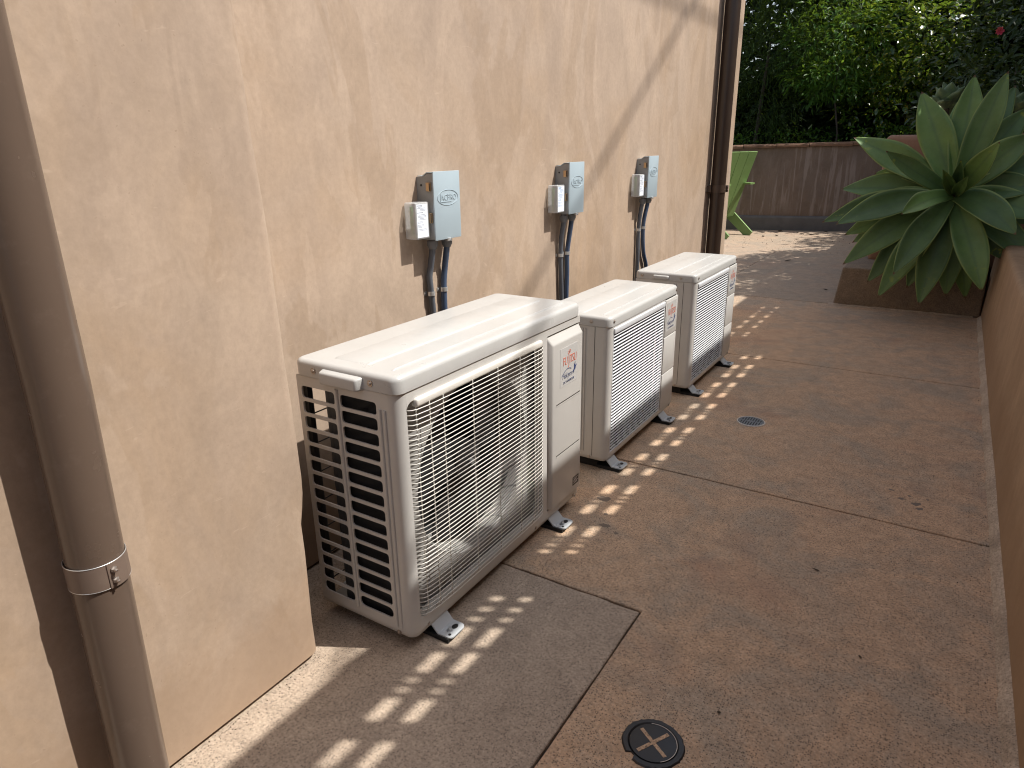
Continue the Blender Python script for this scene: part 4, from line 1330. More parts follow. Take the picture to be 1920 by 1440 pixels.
# ------------------------------------------------------------------ green chair
def chair():
    u = thing('garden_chair', (-1.42, 10.15, 0), 'green slatted wooden garden armchair half hidden behind the house corner', 'chair')
    ang = math.radians(163)
    F = Vector((math.cos(ang), math.sin(ang), 0)); S = Vector((-F.y, F.x, 0))
    O = Vector((-1.61, 10.15, 0))
    def P(fw, sd, z): return tuple(O + F*fw + S*sd + Vector((0,0,z)))
    def slab_(pts, thick, name, parent=u):
        a = [Vector(p) for p in pts]
        nrm = (a[1]-a[0]).cross(a[-1]-a[0]).normalized()*thick
        n = len(a)
        q = MB(); q.add([tuple(x) for x in a] + [tuple(x+nrm) for x in a], [tuple(range(n))[::-1], tuple(range(n, 2*n))] + [(i, (i+1)%n, n+(i+1)%n, n+i) for i in range(n)])
        return part(name, q, M_CHAIR, parent, None)
    # three broad back slats leaning backwards
    for i in range(3):
        s0 = -0.30 + i*0.205
        w = 0.195
        fan = 1.10
        slab_([P(-0.02, s0, 0.26), P(-0.02, s0+w, 0.26), P(-0.30, (s0+w)*fan+0.0, 1.155), P(-0.30, s0*fan, 1.155)], 0.02, 'back_slat')
    for z, f_ in ((0.42, -0.085), (0.80, -0.205)):
        slab_([P(f_+0.035, -0.28, z-0.035), P(f_+0.035, 0.29, z-0.035), P(f_+0.013, 0.29, z+0.035), P(f_+0.013, -0.28, z+0.035)], 0.022, 'back_rail')
    for sd in (-0.31, 0.29):
        slab_([P(0.56, sd, 0.30), P(0.56, sd, 0.40), P(0.0, sd, 0.33), P(-0.34, sd, 0.05), P(-0.30, sd, 0.0), P(-0.20, sd, 0.0), P(0.06, sd, 0.20)], 0.028, 'rear_leg')
        slab_([P(0.50, sd+0.03, 0.0), P(0.60, sd+0.03, 0.0), P(0.60, sd+0.03, 0.70), P(0.50, sd+0.03, 0.70)], 0.028, 'front_leg')
        slab_([P(-0.28, sd-0.05, 0.715), P(0.62, sd-0.09, 0.72), P(0.64, sd+0.09, 0.72), P(-0.28, sd+0.06, 0.715)], 0.024, 'arm')
    for i in range(6):
        f0 = 0.02 + i*0.092
        slab_([P(f0, -0.29, 0.335+0.012*i), P(f0+0.082, -0.29, 0.347+0.012*i), P(f0+0.082, 0.30, 0.347+0.012*i), P(f0, 0.30, 0.335+0.012*i)], 0.02, 'seat_slat')
chair()

# ------------------------------------------------------------------ agave
def px_ray(px, py):
    """direction through a pixel of the photograph, used to read off real leaf-tip positions"""
    k = 1275.336
    return RT*((px-960)/k) + UP*(-(py-720)/k) + FW
def at_y(px, py, Y):
    d = px_ray(px, py); return Vector((1.2249, 0, 1.25)) + d*(Y/d.y)
m, t, p = nt('agave_leaf')
uvn = t.nodes.new('ShaderNodeUVMap'); uvn.uv_map = 'UVMap'
sx = t.nodes.new('ShaderNodeSeparateXYZ'); L(t, uvn.outputs[0], sx.inputs[0])
v = pos(t)
nz = tex_noise(t, 5, 4, 0.6, v)
base = mixc(t, ramp(t, nz.outputs[0], [(0.35, 0), (0.65, 1)]).outputs[0], (0.085, 0.165, 0.058), (0.130, 0.232, 0.082))
bl = tex_noise(t, 16, 4, 0.7, v)
base = mixc(t, ramp(t, bl.outputs[0], [(0.5, 0), (0.75, 0.35)]).outputs[0], base, (0.135, 0.215, 0.13))
oi_ = t.nodes.new('ShaderNodeObjectInfo')
base = mixc(t, 1.0, base, ramp(t, oi_.outputs['Random'], [(0.0, (0.62, 0.66, 0.70)), (0.5, (1.0, 1.0, 1.0)), (1.0, (1.28, 1.22, 0.95))]).outputs[0], 'MULTIPLY')
# scars, dust and rubbed bloom
sr_ = tex_noise(t, 34, 4, 0.75, v)
base = mixc(t, ramp(t, sr_.outputs[0], [(0.62, 0), (0.72, 0.35)]).outputs[0], base, (0.16, 0.20, 0.13))
sp_ = tex_noise(t, 70, 2, 0.5, v)
base = mixc(t, ramp(t, sp_.outputs[0], [(0.70, 0), (0.74, 0.6)]).outputs[0], base, (0.10, 0.075, 0.04))
# darker midrib, pale thin margin, brown tip
mid = ramp(t, sx.outputs[0], [(0.42, 0), (0.5, 0.35), (0.58, 0)])
base = mixc(t, mid.outputs[0], base, (0.055, 0.10, 0.058))
edge = ramp(t, sx.outputs[0], [(0.0, 1), (0.028, 0.9), (0.05, 0), (0.95, 0), (0.972, 0.9), (1.0, 1)])
base = mixc(t, edge.outputs[0], base, (0.24, 0.33, 0.11))
sc = tex_noise(t, 9, 3, 0.7, v)
kk = t.nodes.new('ShaderNodeMath'); kk.operation = 'MULTIPLY'
L(t, ramp(t, sc.outputs[0], [(0.60, 0), (0.66, 1)]).outputs[0], kk.inputs[0]); L(t, ramp(t, sx.outputs[1], [(0.72, 0), (0.9, 0.7)]).outputs[0], kk.inputs[1])
base = mixc(t, kk.outputs[0], base, (0.30, 0.36, 0.04))
tipr = ramp(t, sx.outputs[1], [(0.968, 0), (0.985, 1)])
base = mixc(t, tipr.outputs[0], base, (0.10, 0.05, 0.025))
L(t, base, p.inputs['Base Color'])
p.inputs['Roughness'].default_value = 0.48
p.inputs['Specular IOR Level'].default_value = 0.4
fb_ = tex_noise(t, 300, 2, 0.5, v)
bump(t, p, fb_.outputs[0], 0.12, 0.001)
M_AGAVE = m

def agave_leaf(parent, base, tip, width, sag, face, fold=0.35, name='leaf', mat=None, thick=0.012, wprof=None):
    base = Vector(base); tip = Vector(tip)
    ax = tip-base; ln = ax.length
    ctrl = base + ax*0.5 + Vector(sag)
    nl, nw = 18, 8
    top = []; bot = []
    side_prev = None
    for i in range(nl+1):
        s = i/nl
        c = base*(1-s)**2 + ctrl*2*s*(1-s) + tip*s*s
        tg = ((ctrl-base)*(1-s) + (tip-ctrl)*s).normalized()
        fc = Vector(face)
        side = tg.cross(fc).normalized()
        up = side.cross(tg).normalized()
        # narrow neck, widest a little past half-way, long drawn-out point
        if s < 0.55: wv = 0.42 + 0.58*math.sin(s/0.55*PI/2)**1.4
        else: wv = max(0.0, math.cos((s-0.55)/0.45*PI/2))**0.92
        wv = wv*width/2 + 0.0012
        rowt = []; rowb = []
        for j in range(nw+1):
            x = j/nw*2-1
            dz = fold*wv*(x*x) + 0.20*wv*math.sin(s*8+x*2+width*40)*abs(x)**1.5
            th = thick*(1-x*x)*(1-0.75*s) + 0.0009
            q = c + side*(x*wv) + up*dz
            rowt.append(q + up*th*0.25); rowb.append(q - up*th)
        top.append(rowt); bot.append(rowb)
    verts = [v for r in top for v in r] + [v for r in bot for v in r]
    o = (nl+1)*(nw+1); fs = []; uvs = []
    def uv(i, j): return (j/nw, i/nl)
    for i in range(nl):
        for j in range(nw):
            a, b, c_, d = i*(nw+1)+j, i*(nw+1)+j+1, (i+1)*(nw+1)+j+1, (i+1)*(nw+1)+j
            fs.append((a, b, c_, d)); uvs.append((uv(i,j), uv(i,j+1), uv(i+1,j+1), uv(i+1,j)))
            fs.append((d+o, c_+o, b+o, a+o)); uvs.append((uv(i+1,j), uv(i+1,j+1), uv(i,j+1), uv(i,j)))
    for i in range(nl):
        for j, e in ((0, 0.0), (nw, 1.0)):
            a, d = i*(nw+1)+j, (i+1)*(nw+1)+j
            q = (a, d, d+o, a+o) if j == 0 else (a, a+o, d+o, d)
            fs.append(q); uvs.append(tuple((e, 0.5 if k else 0.5) for k in range(4)))
    off = wloc(parent)
    me = bpy.data.meshes.new(name)
    me.from_pydata([tuple(v-off) for v in verts], [], fs)
    ul = me.uv_layers.new(name='UVMap')
    k = 0
    for poly, u4 in zip(me.polygons, uvs):
        poly.use_smooth = True
        for li, uvv in zip(poly.loop_indices, u4): ul.data[li].uv = uvv
    me.materials.append(mat or M_AGAVE)
    ob = bpy.data.objects.new(name, me); COL.objects.link(ob); ob.parent = parent
    return ob

AY = 5.85
AC = at_y(1789, 366, AY)
agave = thing('agave_plant', (1.32, 6.5, 0.305), 'large grey green agave rosette with broad pointed leaves over the concrete block', 'agave')
q = MB(); q.tube([(1.34, 6.55, 0.30), (1.36, 6.5, 0.5), (1.31, 6.25, 0.75), AC + Vector((0.02, 0.05, -0.02)), AC + Vector((0,-0.02,0.01))], [0.07, 0.068, 0.065, 0.055, 0.02], 14)
part('stem', q, M_BARK, agave, 60)
VIEW = (Vector((1.2249, 0, 1.25))-AC).normalized()
# (tip pixel, distance of the tip along the path, width, bow towards the viewer, bow upward, turn of the face)
LEAVES = [
 (1728,172, 5.98, 0.185, 0.02, 0.02, 0.15), (1828,140, 6.02, 0.165, 0.00, 0.02, 0.0), (1891,133, 5.80, 0.150, 0.06, 0.02, 0.1),
 (1879,181, 6.15, 0.150, 0.00, 0.04, 0.0), (1744,195, 6.10, 0.160, 0.00, 0.02, 0.1), (1932,200, 5.95, 0.170, 0.00, 0.03, 0.1),
 (1938,252, 5.72, 0.170, 0.06, 0.04, 0.2), (1950,352, 5.70, 0.165, 0.05, 0.05, 0.3), (1905,440, 5.42, 0.165, 0.10, 0.09, 0.35),
 (1841,546, 5.45, 0.165, 0.13, 0.05, 0.3), (1877,486, 5.75, 0.16, 0.05, 0.05, 0.2), (1773,555, 5.80, 0.16, 0.03, 0.04, 0.2), (1722,572, 5.60, 0.165, 0.08, 0.05, 0.3),
 (1645,558, 5.60, 0.155, 0.08, 0.06, 0.3), (1674,515, 5.38, 0.150, 0.12, 0.07, 0.3), (1580,496, 5.62, 0.165, 0.06, 0.07, 0.4),
 (1583,441, 5.85, 0.150, 0.02, 0.05, 0.4), (1541,417, 5.72, 0.150, 0.03, 0.08, 0.5), (1567,421, 5.50, 0.160, 0.06, 0.09, 0.5),
 (1577,355, 5.90, 0.165, 0.0, 0.05, 0.5), (1601,258, 5.88, 0.165, 0.0, 0.04, 0.4), (1661,283, 5.45, 0.110, 0.07, -0.02, 0.3),
 (1690,402, 5.36, 0.120, 0.08, 0.06, 0.4), (1875,266, 5.42, 0.115, 0.08, -0.01, 0.2), (1655,300, 6.0, 0.15, 0.0, 0.05, 0.4),
 (1965,300, 5.85, 0.165, 0.04, 0.05, 0.25), (1960,410, 5.62, 0.165, 0.06, 0.06, 0.3), (1940,495, 5.70, 0.16, 0.05, 0.06, 0.3), (1905,160, 6.1, 0.15, 0.0, 0.03, 0.1),
 (1598,455, 5.90, 0.155, 0.02, 0.06, 0.4), (1625,530, 5.78, 0.155, 0.03, 0.06, 0.35), (1640,325, 5.98, 0.155, 0.0, 0.05, 0.4), (1618,400, 5.72, 0.150, 0.03, 0.06, 0.45), (1680,500, 5.95, 0.16, 0.0, 0.05, 0.3),
 (1925,420, 6.0, 0.15, 0.0, 0.05, 0.3), (1800,185, 6.2, 0.15, 0.0, 0.03, 0.1), (1700,540, 5.9, 0.15, 0.0, 0.05, 0.3), (1810,560, 5.9, 0.15, 0.02, 0.05, 0.3),
]
for i, (px, py, Y, wd, bowv, bowu, turn) in enumerate(LEAVES):
    tip = at_y(px, py, Y)
    d = (tip-AC).normalized()
    base = AC + d*0.020 + VIEW*(0.03 if Y < 5.6 else 0.0)
    side = d.cross(VIEW).normalized()
    up = Vector((0,0,1))
    face = (VIEW + up*turn).normalized()
    agave_leaf(agave, base, tip, wd*1.18, VIEW*bowv + up*bowu, face, fold=0.30+0.15*((i*7)%5)/5)
M_DRY = paint('dry_leaf', (0.22, 0.155, 0.085), 0.85, 0.3, bumpy=0.3)
for k, (px, py, Y) in enumerate(((1760,520,6.12),(1700,470,6.2),(1835,500,6.15))):
    agave_leaf(agave, AC+Vector((0.02,0.12,-0.10)), at_y(px, py, Y), 0.11, Vector((0,0,0.04)), VIEW, 1.1, 'dead_leaf', M_DRY, 0.006)
# heart leaves still furled
for k, (px, py, Y) in enumerate(((1802,300,5.5),(1815,330,5.42),(1768,318,5.46))):
    agave_leaf(agave, AC, at_y(px, py, Y), 0.07, VIEW*0.02, VIEW, fold=0.9)

# ------------------------------------------------------------------ other plants
M_SUCC = leaf_mat('succulent_leaf', (0.13, 0.20, 0.12), (0.17, 0.25, 0.14), (0.20, 0.30, 0.13), 0.5, 0.1)
def succulent(c, s, label, nleaf=16, seed=0):
    rnd = random.Random(seed)
    u = thing('succulent', (c[0], c[1], c[2]-0.25*s*4), label, 'succulent', 'succulents behind the agave')
    C0 = Vector(c)
    q = MB(); q.tube([C0-Vector((0,0,s)), C0], 0.02, 8); part('stem', q, M_BARK, u, 60)
    for i in range(nleaf):
        a = i*2.4; el = 1.25 - 1.1*i/nleaf
        d = Vector((math.cos(a)*math.cos(el), math.sin(a)*math.cos(el), math.sin(el)))
        agave_leaf(u, C0+d*0.01, C0+d*s*rnd.uniform(0.8, 1.1), s*0.55, Vector((0,0,-0.1*s))+d.cross(Vector((0,0,1)))*0.02, (Vector((0,0,1))*1.0-d*0.4).normalized(), 0.3, 'leaf', M_SUCC, 0.02)
succulent(tuple(at_y(1776, 200, 6.75)), 0.19, 'small pale green succulent rosette peeping up behind the agave', 16, 1)
succulent(tuple(at_y(1910, 205, 6.75)), 0.16, 'small succulent at the right edge behind the agave leaves', 14, 2)
succulent(tuple(at_y(1790, 225, 6.95)), 0.16, 'lower dull green succulent half covered by upright agave leaves', 14, 3)

def leaf_verts(c, d, nrm, l, w, bend=0.15):
    """six-sided bent leaf: returns vertices and faces"""
    d = d.normalized(); s = d.cross(nrm)
    if s.length < 1e-4: s = d.orthogonal()
    s.normalize(); up = s.cross(d).normalized()
    return [c, c+d*l*0.35+s*w*0.5+up*w*0.12, c+d*l*0.35-s*w*0.5+up*w*0.12, c+d*l*0.40-up*w*0.03,
            c+d*l*0.72+s*w*0.36-up*l*bend*0.4+up*w*0.08, c+d*l*0.72-s*w*0.36-up*l*bend*0.4+up*w*0.08, c+d*l*0.75-up*l*bend*0.45, c+d*l-up*l*bend], \
           [(0,1,3),(0,3,2),(1,4,6,3),(3,6,5,2),(4,7,6),(6,7,5)]

def crown(rnd, centre, radii, n, l, w, droop, mat_name, clumps, up_bias=0.35, shell=0.55, hollow=None):
    """leaf list spread in clumps through an ellipsoid"""
    out = []
    cl = []
    for _ in range(clumps):
        while True:
            p = Vector((rnd.uniform(-1,1), rnd.uniform(-1,1), rnd.uniform(-1,1)))
            if shell < p.length < 1.0: break
        cl.append(p)
    for i in range(n):
        c0 = rnd.choice(cl)
        p = c0 + Vector((rnd.gauss(0,1), rnd.gauss(0,1), rnd.gauss(0,1)))*0.11
        pos_ = Vector((centre[0]+p.x*radii[0], centre[1]+p.y*radii[1], centre[2]+p.z*radii[2]))
        d = Vector((p.x, p.y, p.z))*0.8 + (p-c0)*3 + Vector((rnd.gauss(0,1), rnd.gauss(0,1), rnd.gauss(0,0.7)))*0.55
        d += Vector((0,0,-droop))
        nrm = Vector((rnd.gauss(0,0.5), rnd.gauss(0,0.5), 1.0)) + p*0.4
        k = rnd.uniform(0.65, 1.15)
        out.append((pos_, d, nrm, l*k, w*k))
    return out

def add_foliage(parent, leaves, mat, name='foliage', kind='stuff', bend=0.15):
    q = MB()
    for c, d, nrm, l, w in leaves:
        vs, fs = leaf_verts(c, d, nrm, l, w, bend)
        q.add(vs, fs)
    off = wloc(parent) if parent is not None else Vector((0,0,0))
    me = bpy.data.meshes.new(name)
    me.from_pydata([(x-off.x, y-off.y, z-off.z) for x,y,z in q.v], [], q.f)
    me.materials.append(mat)
    ob = bpy.data.objects.new(name, me); COL.objects.link(ob)
    if parent is not None: ob.parent = parent
    if kind: ob['kind'] = kind
    return ob
def singles(parent, leaves, mat, l, w, bend=0.15):
    vs, fs = leaf_verts(Vector((0,0,0)), Vector((1,0,0)), Vector((0,0,1)), 1.0, w/l, bend)
    me = bpy.data.meshes.new('leaf'); me.from_pydata([tuple(v) for v in vs], [], fs); me.materials.append(mat)
    off = wloc(parent)
    for c, d, nrm, ll, ww in leaves:
        ob = bpy.data.objects.new('leaf', me); COL.objects.link(ob); ob.parent = parent
        x = d.normalized(); y = nrm.cross(x)
        if y.length < 1e-4: y = x.orthogonal()
        y.normalize(); z = x.cross(y)
        R = Matrix((x, y, z)).transposed().to_4x4()
        ob.matrix_local = Matrix.Translation(c-off) @ R @ Matrix.Scale(ll, 4)

CAMP = Vector((1.2249, 0, 1.25))
def on_screen(c):
    d = c-CAMP; z = d.dot(FW)
    return 960+1275.3*d.dot(RT)/z, 720-1275.3*d.dot(UP)/z
def split_front(leaves, k):
    """the k leaves that lie nearest the viewer inside the frame"""
    vis = []
    for i, lf in enumerate(leaves):
        x, y = on_screen(lf[0])
        if 1360 < x < 1920 and 0 < y < 260: vis.append(((lf[0]-CAMP).length - lf[3]*3, i))
    vis.sort()
    pick = set(i for _, i in vis[:k])
    return [leaves[i] for i in pick], [lf for i, lf in enumerate(leaves) if i not in pick]

M_L_FINE = leaf_mat('fine_leaf', (0.018, 0.040, 0.008), (0.027, 0.056, 0.011), (0.060, 0.105, 0.018), 0.6, 0.22, 3.0, 0.2)
M_L_MID = leaf_mat('lance_leaf', (0.026, 0.075, 0.009), (0.042, 0.115, 0.012), (0.085, 0.210, 0.022), 0.40, 0.34, 3.0, 0.3)
M_L_CAM = leaf_mat('glossy_leaf', (0.030, 0.080, 0.010), (0.052, 0.110, 0.014), (0.480, 0.420, 0.040), 0.22, 0.34, 2.2, 0.75, 0.56)
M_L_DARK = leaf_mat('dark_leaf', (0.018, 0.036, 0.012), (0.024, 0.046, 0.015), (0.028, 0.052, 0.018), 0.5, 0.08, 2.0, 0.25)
M_PETAL = leaf_mat('petal', (0.62, 0.05, 0.11), (0.70, 0.07, 0.14), (0.65, 0.06, 0.12), 0.5, 0.3)

def shrub(name, label, loc, crowns, mat, nsingle, l, w, stems, bend=0.15, cat='shrub', group='shrubs of the hedge above the retaining wall'):
    u = thing(name, loc, label, cat, group)
    for path, r in stems:
        q = MB(); q.tube(path, r, 8); part('trunk', q, M_BARK, u, 60)
    lv = [x for c in crowns for x in c]
    a, b = split_front(lv, nsingle)
    singles(u, a, mat, l, w, bend)
    add_foliage(u, b, mat, 'foliage', 'stuff', bend)
    return u
rn = random.Random(21)
# fine-leaved screen behind the chair, left
shrub('fine_leaved_shrub', 'dark feathery fine leaved shrub filling the hedge beside the house corner', (-1.9, 12.4, 1.2),
      [crown(rn, (-1.75, 12.5, 2.35), (0.95, 0.75, 1.25), 7000, 0.12, 0.014, 0.35, '', 190, shell=0.3), crown(rn, (-1.2, 12.7, 3.3), (0.8, 0.6, 1.0), 3500, 0.13, 0.015, 0.35, '', 110, shell=0.3)],
      M_L_FINE, 90, 0.12, 0.014, [([(-1.8,12.5,1.1),(-1.75,12.5,2.0),(-1.7,12.5,2.8)], [0.035,0.03,0.015])])
# lance-leaved shrub on a thin bare stem
T0 = at_y(1570, 250, 12.0); T1 = at_y(1564, 170, 12.05)
shrub('lance_leaved_shrub', 'bright green lance leaved shrub on a thin bare stem, middle of the hedge', (T0.x, T0.y, 1.2),
      [crown(rn, (-0.62, 12.2, 2.75), (0.78, 0.62, 0.85), 2300, 0.115, 0.030, 0.2, '', 120, shell=0.35), crown(rn, (-0.70, 11.95, 2.15), (0.62, 0.45, 0.34), 900, 0.115, 0.030, 0.25, '', 60, shell=0.2)],
      M_L_MID, 120, 0.115, 0.030, [([T0-Vector((0,0,0.22)), T0, T1, T1+Vector((0.02,0.1,0.5))], [0.016,0.014,0.012,0.008])])
# glossy camellia with bronze new growth
CX = 0.45
cam_sh = shrub('camellia_bush', 'glossy broad leaved bush with bronze yellow young leaves, upper right of the hedge', (0.42, 12.6, 1.25),
      [crown(rn, (0.45, 12.5, 2.60), (1.00, 0.70, 0.95), 2100, 0.135, 0.066, 0.1, '', 130, shell=0.5), crown(rn, (0.15, 12.4, 1.85), (0.70, 0.45, 0.50), 600, 0.125, 0.060, 0.1, '', 50, shell=0.3)],
      M_L_CAM, 180, 0.135, 0.066, [([(0.45,12.7,1.2),(0.43,12.7,1.8),(0.48,12.6,2.5)], [0.03,0.025,0.012]), ([(0.43,12.7,1.7),(0.2,12.6,2.2)], [0.018,0.008])])
# darker shrub at the right with one pink bloom
fl = at_y(1877, 57, 8.9)
dark_sh = shrub('dark_shrub', 'dark blue green glossy shrub carrying one pink bloom at the right edge', (1.55, 9.2, 1.05),
      [crown(rn, (1.55, 9.3, 2.2), (0.72, 0.7, 0.95), 2300, 0.095, 0.042, 0.15, '', 120, shell=0.3), crown(rn, (1.25, 8.3, 1.60), (0.5, 0.5, 0.42), 700, 0.09, 0.04, 0.15, '', 50, shell=0.2)],
      M_L_DARK, 90, 0.095, 0.042, [([(1.55,9.2,1.0),(1.55,9.2,2.0)], [0.035,0.02])])
for k in range(7):
    a = k*0.9
    vs, fs = leaf_verts(fl, Vector((math.cos(a)*0.6-0.3, -0.6, math.sin(a)*0.6-0.2)), Vector((0,-1,0.4)), 0.055, 0.04)
    q = MB(); q.add(vs, fs); part('petal', q, M_PETAL, dark_sh, None)
# low planting along the top of the wall and dense dark screen behind
und = crown(rn, (-0.4, 11.95, 1.30), (2.0, 0.30, 0.20), 900, 0.07, 0.032, 0.1, '', 70, shell=0.1)
o = add_foliage(None, und, M_L_MID, 'ground_cover', 'stuff')
rest = []
for c, r, n in (((-2.4, 14.6, 2.6), (2.4, 0.8, 2.3), 8000), ((0.4, 14.4, 2.6), (2.2, 0.8, 2.3), 8000), ((2.8, 13.4, 2.7), (1.6, 1.0, 1.6), 6000), ((3.4, 11.0, 2.5), (1.2, 2.2, 2.2), 4000), ((-0.6, 13.4, 1.75), (2.8, 0.5, 0.8), 3000)):
    rest += crown(rn, c, r, n, 0.26, 0.13, 0.2, '', 330, shell=0.05)
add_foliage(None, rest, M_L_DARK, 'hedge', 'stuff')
# taller trees behind and beside the planter: they shade the hedge and dapple the patio
def tree(label, base, top, crowns, mat, l, w, group='trees beyond the garden wall'):
    u = thing('tree', base, label, 'tree', group)
    b = Vector(base); tp = Vector(top)
    q = MB(); mid = (b+tp)/2 + Vector((0.08, 0.05, 0))
    q.tube([b, mid, tp], [0.13, 0.10, 0.05], 12)
    part('trunk', q, M_BARK, u, 60)
    for c, r, n in crowns:
        q = MB(); q.tube([mid+(tp-mid)*0.5, (Vector(c)+tp)/2+Vector((0,0,-0.2)), Vector(c)], [0.05, 0.035, 0.012], 8); part('limb', q, M_BARK, u, 60)
        add_foliage(u, crown(rn, c, r, n, l, w, 0.2, '', max(30, n//25), shell=0.2), mat, 'crown', 'stuff')
    return u
tree('leafy tree standing in the planter to the right behind the agave', (2.3, 8.6, 1.0), (2.1, 8.6, 3.6),
     [((1.75, 8.80, 3.95), (0.85, 0.62, 0.45), 2600), ((2.65, 9.5, 4.0), (0.85, 0.9, 0.6), 2800), ((2.7, 8.1, 4.2), (0.8, 0.7, 0.5), 2200), ((3.0, 11.3, 4.1), (0.95, 1.2, 0.5), 4200)], M_L_MID, 0.11, 0.05)
tree('tall dark tree behind the left part of the hedge', (-1.6, 15.8, 1.25), (-1.6, 15.8, 5.0),
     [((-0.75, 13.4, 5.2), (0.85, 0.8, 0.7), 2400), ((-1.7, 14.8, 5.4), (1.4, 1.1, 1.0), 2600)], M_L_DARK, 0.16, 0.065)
tree('tall dark tree behind the right part of the hedge', (3.8, 13.2, 1.1), (3.8, 13.2, 4.0),
     [((3.6, 13.0, 4.6), (1.3, 1.0, 0.9), 1900), ((4.2, 11.5, 4.8), (1.2, 1.2, 0.9), 1700)], M_L_DARK, 0.15, 0.06)

tree('added tree beyond the boundary fence, out of frame, cutting sky light', (4.4, 6.3, 0.0), (4.4, 6.3, 3.8),  # unseen tree, added to block skylight over the far right
     [((4.3, 5.6, 4.3), (0.9, 1.1, 0.8), 2200), ((4.5, 7.4, 4.5), (0.9, 1.1, 0.8), 2200)], M_L_DARK, 0.15, 0.06)

# ------------------------------------------------------------------ fence on the right boundary
fence = thing('boundary_fence', (1.72, 2.0, 0), 'tall brown board fence with two rows of slots along the right boundary, out of frame', 'fence')
XF = 1.72
def fb(y0, y1, z0, z1, name='board'):
    q = MB(); q.box(XF-0.011, XF+0.011, y0, y1, z0, z1); return part(name, q, M_FENCE, fence, None)
def grp(a, b):
    """long gap, bar, short gap, bar, short gap, bar, long gap"""
    w = b-a
    return [(a+u*w, a+v*w) for u, v in ((0, .320), (.382, .458), (.520, .596), (.664, 1.0))]
G = [grp(.56, .835), grp(.893, 1.165),
     [(1.185,1.281),(1.304,1.330),(1.354,1.382),(1.408,1.440)],
     [(1.700,1.728),(1.748,1.769),(1.786,1.802),(1.818,1.901)]]
G += [grp(a, b) for a, b in ((1.993,2.255),(2.348,2.592),(2.681,2.930),(3.035,3.291),(3.392,3.675),(3.774,4.050),(4.180,4.416))]
G2 = [[(4.660,4.720),(4.735,4.80)], grp(4.926,5.19), grp(5.286,5.56), [(5.64,5.70),(5.712,5.73)]]
def fence_run(groups, y0, y1, rows, ztop, dyf):
    z = 0.0
    zb = rows[0][0]
    nb = 16
    for i in range(nb): fb(y0, y1, zb*i/nb + (0.0015 if i else 0), zb*(i+1)/nb)
    for a, b in zip(rows[:-1], rows[1:]): fb(y0, y1, a[1], b[0], 'rail')
    fb(y0, y1, rows[-1][1], ztop, 'rail')
    op = [(a+dyf, b+dyf) for g_ in groups for a, b in g_]
    cur = y0
    for a, b in op + [(y1, y1)]:
        if a > cur+1e-4:
            for ra, rb in rows: fb(cur, a, ra+0.001, rb-0.001, 'picket')
        cur = b
fence_run(G, -4.0, 5.20, [(2.256, 2.342), (2.380, 2.470)], 2.712, 0.745)
XF = 1.95
fence_run(G2, 5.28, 7.9, [(3.00, 3.065), (3.155, 3.225)], 3.535, 1.00)
for y in (-3.95, -2.0, 0.2, 2.315, 5.24, 7.94):
    xp = 1.72 if y < 5.2 else 1.95
    q = MB(); q.box(xp-0.045, xp+0.045, y-0.038, y+0.038, 0.0, 2.80 if y < 5.2 else 3.6)
    part('post', q, M_FENCE, fence, None)

# ------------------------------------------------------------------ overhead lines whose shadows cross the wall
def along(S, t): return Vector(S) + SUN*t
def cable(S1, S2, t1, t2, r, label):
    a = along(S1, t1); b = along(S2, t2)
    d = (b-a)
    q = MB(); u_ = d.normalized(); p0 = a - u_*4.0; p1 = b + u_*5.0
    q.tube([p0, a, b, p1], r, 8)
    single('overhead_cable', q, M_CABLE, tuple(a), label, 'cable', 'cables overhead', 60)
cable((XW, 3.006*KD, dz_(1.127)), (XW, 4.26*KD, dz_(2.031)), 9.5, 10.0, 0.0125, 'black service cable running up and away overhead, out of frame')
cable((XW, 3.80*KD, dz_(1.967)), (XW, 4.70*KD, dz_(1.985)), 7.6, 8.0, 0.012, 'black cable running level overhead above the far downpipe, out of frame')

# ------------------------------------------------------------------ litter on the floor
rnd = random.Random(77)
me0 = None
def litter(x, y, l, w, label):
    vs, fs = leaf_verts(Vector((0,0,0)), Vector((1,0,0)), Vector((0,0,1)), l, w, -0.12)
    q = MB(); q.add([v+Vector((0,0,0.003)) for v in vs], fs)
    q.add([v+Vector((0,0,0.0015)) for v in vs], [f_[::-1] for f_ in fs])
    me = q.mesh('fallen_leaf', M_DEAD, (0,0,0), 60)
    ob = bpy.data.objects.new('fallen_leaf', me); COL.objects.link(ob)
    ob.location = (x, y, 0.001); ob.rotation_euler = (0, 0, rnd.uniform(0, 6.28))
    tag(ob, label, 'leaf', 'dead leaves on the concrete')
for x, y, l, lab in ((-0.887,10.55,.09,'dead leaf just right of the green chair foot, nearer the sunny patch'), (-1.006,10.28,.07,'small dead leaf on the edge of the sunny patch by the chair'),
    (-0.95,11.0,.12,'dead leaf touching the grey plinth beside the green chair'), (-0.70,11.05,.08,'dead leaf against the plinth foot below the lime streaks'),
    (-0.628,10.80,.10,'dead leaf short of the plinth, left of the curled cluster'), (-0.405,10.78,.13,'largest curled dead leaf of the cluster before the plinth'),
    (-0.36,10.90,.10,'dead leaf at the back of the curled cluster before the plinth'), (-0.30,11.28,.09,'dead leaf against the plinth foot, nearest the agave tips')):
    litter(x, y, l, l*0.5, lab)
litter(-0.29, 8.151, 0.09, 0.04, 'single dead leaf on the far concrete beyond the last cooling unit')
litter(0.383, 6.675, 0.05, 0.025, 'small dead leaf on the concrete left of the step block')
litter(1.059, 2.017, 0.024, 0.006, 'thin dark curled leaf scrap in the middle of the brown slab')
litter(1.207, 1.675, 0.013, 0.005, 'tiny dark leaf scrap on the brown slab toward the right wall')
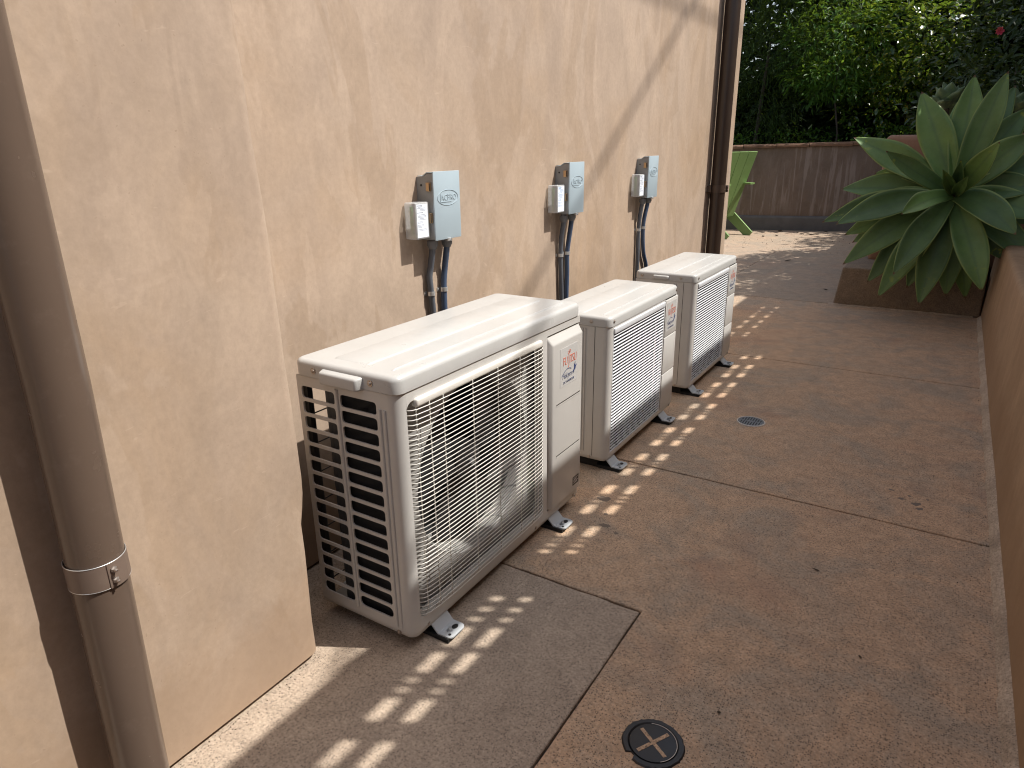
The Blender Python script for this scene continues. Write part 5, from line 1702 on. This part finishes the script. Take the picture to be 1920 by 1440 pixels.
litter(0.950, 1.30, 0.010, 0.006, 'tiny dark crumb of leaf just beyond the black access cover')

# ------------------------------------------------------------------ grit and damp marks
rnd = random.Random(404)
q = MB()
def crumb(x, y, r):
    a = rnd.uniform(0, 6.28)
    pts = [(x+r*rnd.uniform(0.5,1)*math.cos(a+k*2.1), y+r*rnd.uniform(0.5,1)*math.sin(a+k*2.1), 0.0004) for k in range(3)]
    q.add(pts + [(x, y, r*rnd.uniform(0.4, 0.9))], [(0,1,3),(1,2,3),(2,0,3)])
for _ in range(90): crumb(abs(rnd.gauss(0, 0.02))+0.004, rnd.uniform(0.4, 0.95), rnd.uniform(0.0012, 0.0035))
for _ in range(160): crumb(1.50-abs(rnd.gauss(0, 0.05)), rnd.uniform(0.6, 6.0), rnd.uniform(0.0014, 0.004))
for _ in range(140): crumb(rnd.uniform(0.1, 1.48), rnd.uniform(0.8, 6.0), rnd.uniform(0.0012, 0.003))
for _ in range(160): crumb(rnd.uniform(-1.3, 0.6), rnd.uniform(9.0, 11.1), rnd.uniform(0.004, 0.012))
o = part('grit', q, M_DEAD, None, None); o['kind'] = 'stuff'
M_DAMP = paint('damp_mark', (0.16, 0.12, 0.09), 0.6, 0.3)
def damp(x, y, r, e=1.0, ang=0.0):
    b = MB(); n = 22; sd = rnd.uniform(0, 90)
    pts = []
    for k in range(n):
        a = 2*PI*k/n
        rr = r*(1 + 0.45*mnoise.noise(Vector((math.cos(a)*1.4+sd, math.sin(a)*1.4, sd))) + 0.25*mnoise.noise(Vector((math.cos(a)*4+sd, math.sin(a)*4, 7))))
        u, v = rr*math.cos(a)*e, rr*math.sin(a)
        pts.append((x+u*math.cos(ang)-v*math.sin(ang), y+u*math.sin(ang)+v*math.cos(ang), 0.0004))
    b.add(pts, [tuple(range(n))])
    part('damp_mark', b, M_DAMP, pavement, None)
for d_ in ((0.293,2.101,.020,1.2,.3), (0.345,2.00,.008,1,0), (0.375,1.925,.010,1.8,.2), (0.43,1.90,.006,1.4,.4), (1.287,2.645,.012,1.5,.6), (1.238,2.663,.009,1.4,.2),
           (1.299,2.610,.010,1.2,.9), (1.262,2.70,.006,1,0), (1.20,2.72,.007,1.3,0), (1.32,2.70,.005,1,0), (1.02,1.02,.008,1.2,.5), (1.07,0.98,.007,1,0)): damp(*d_)
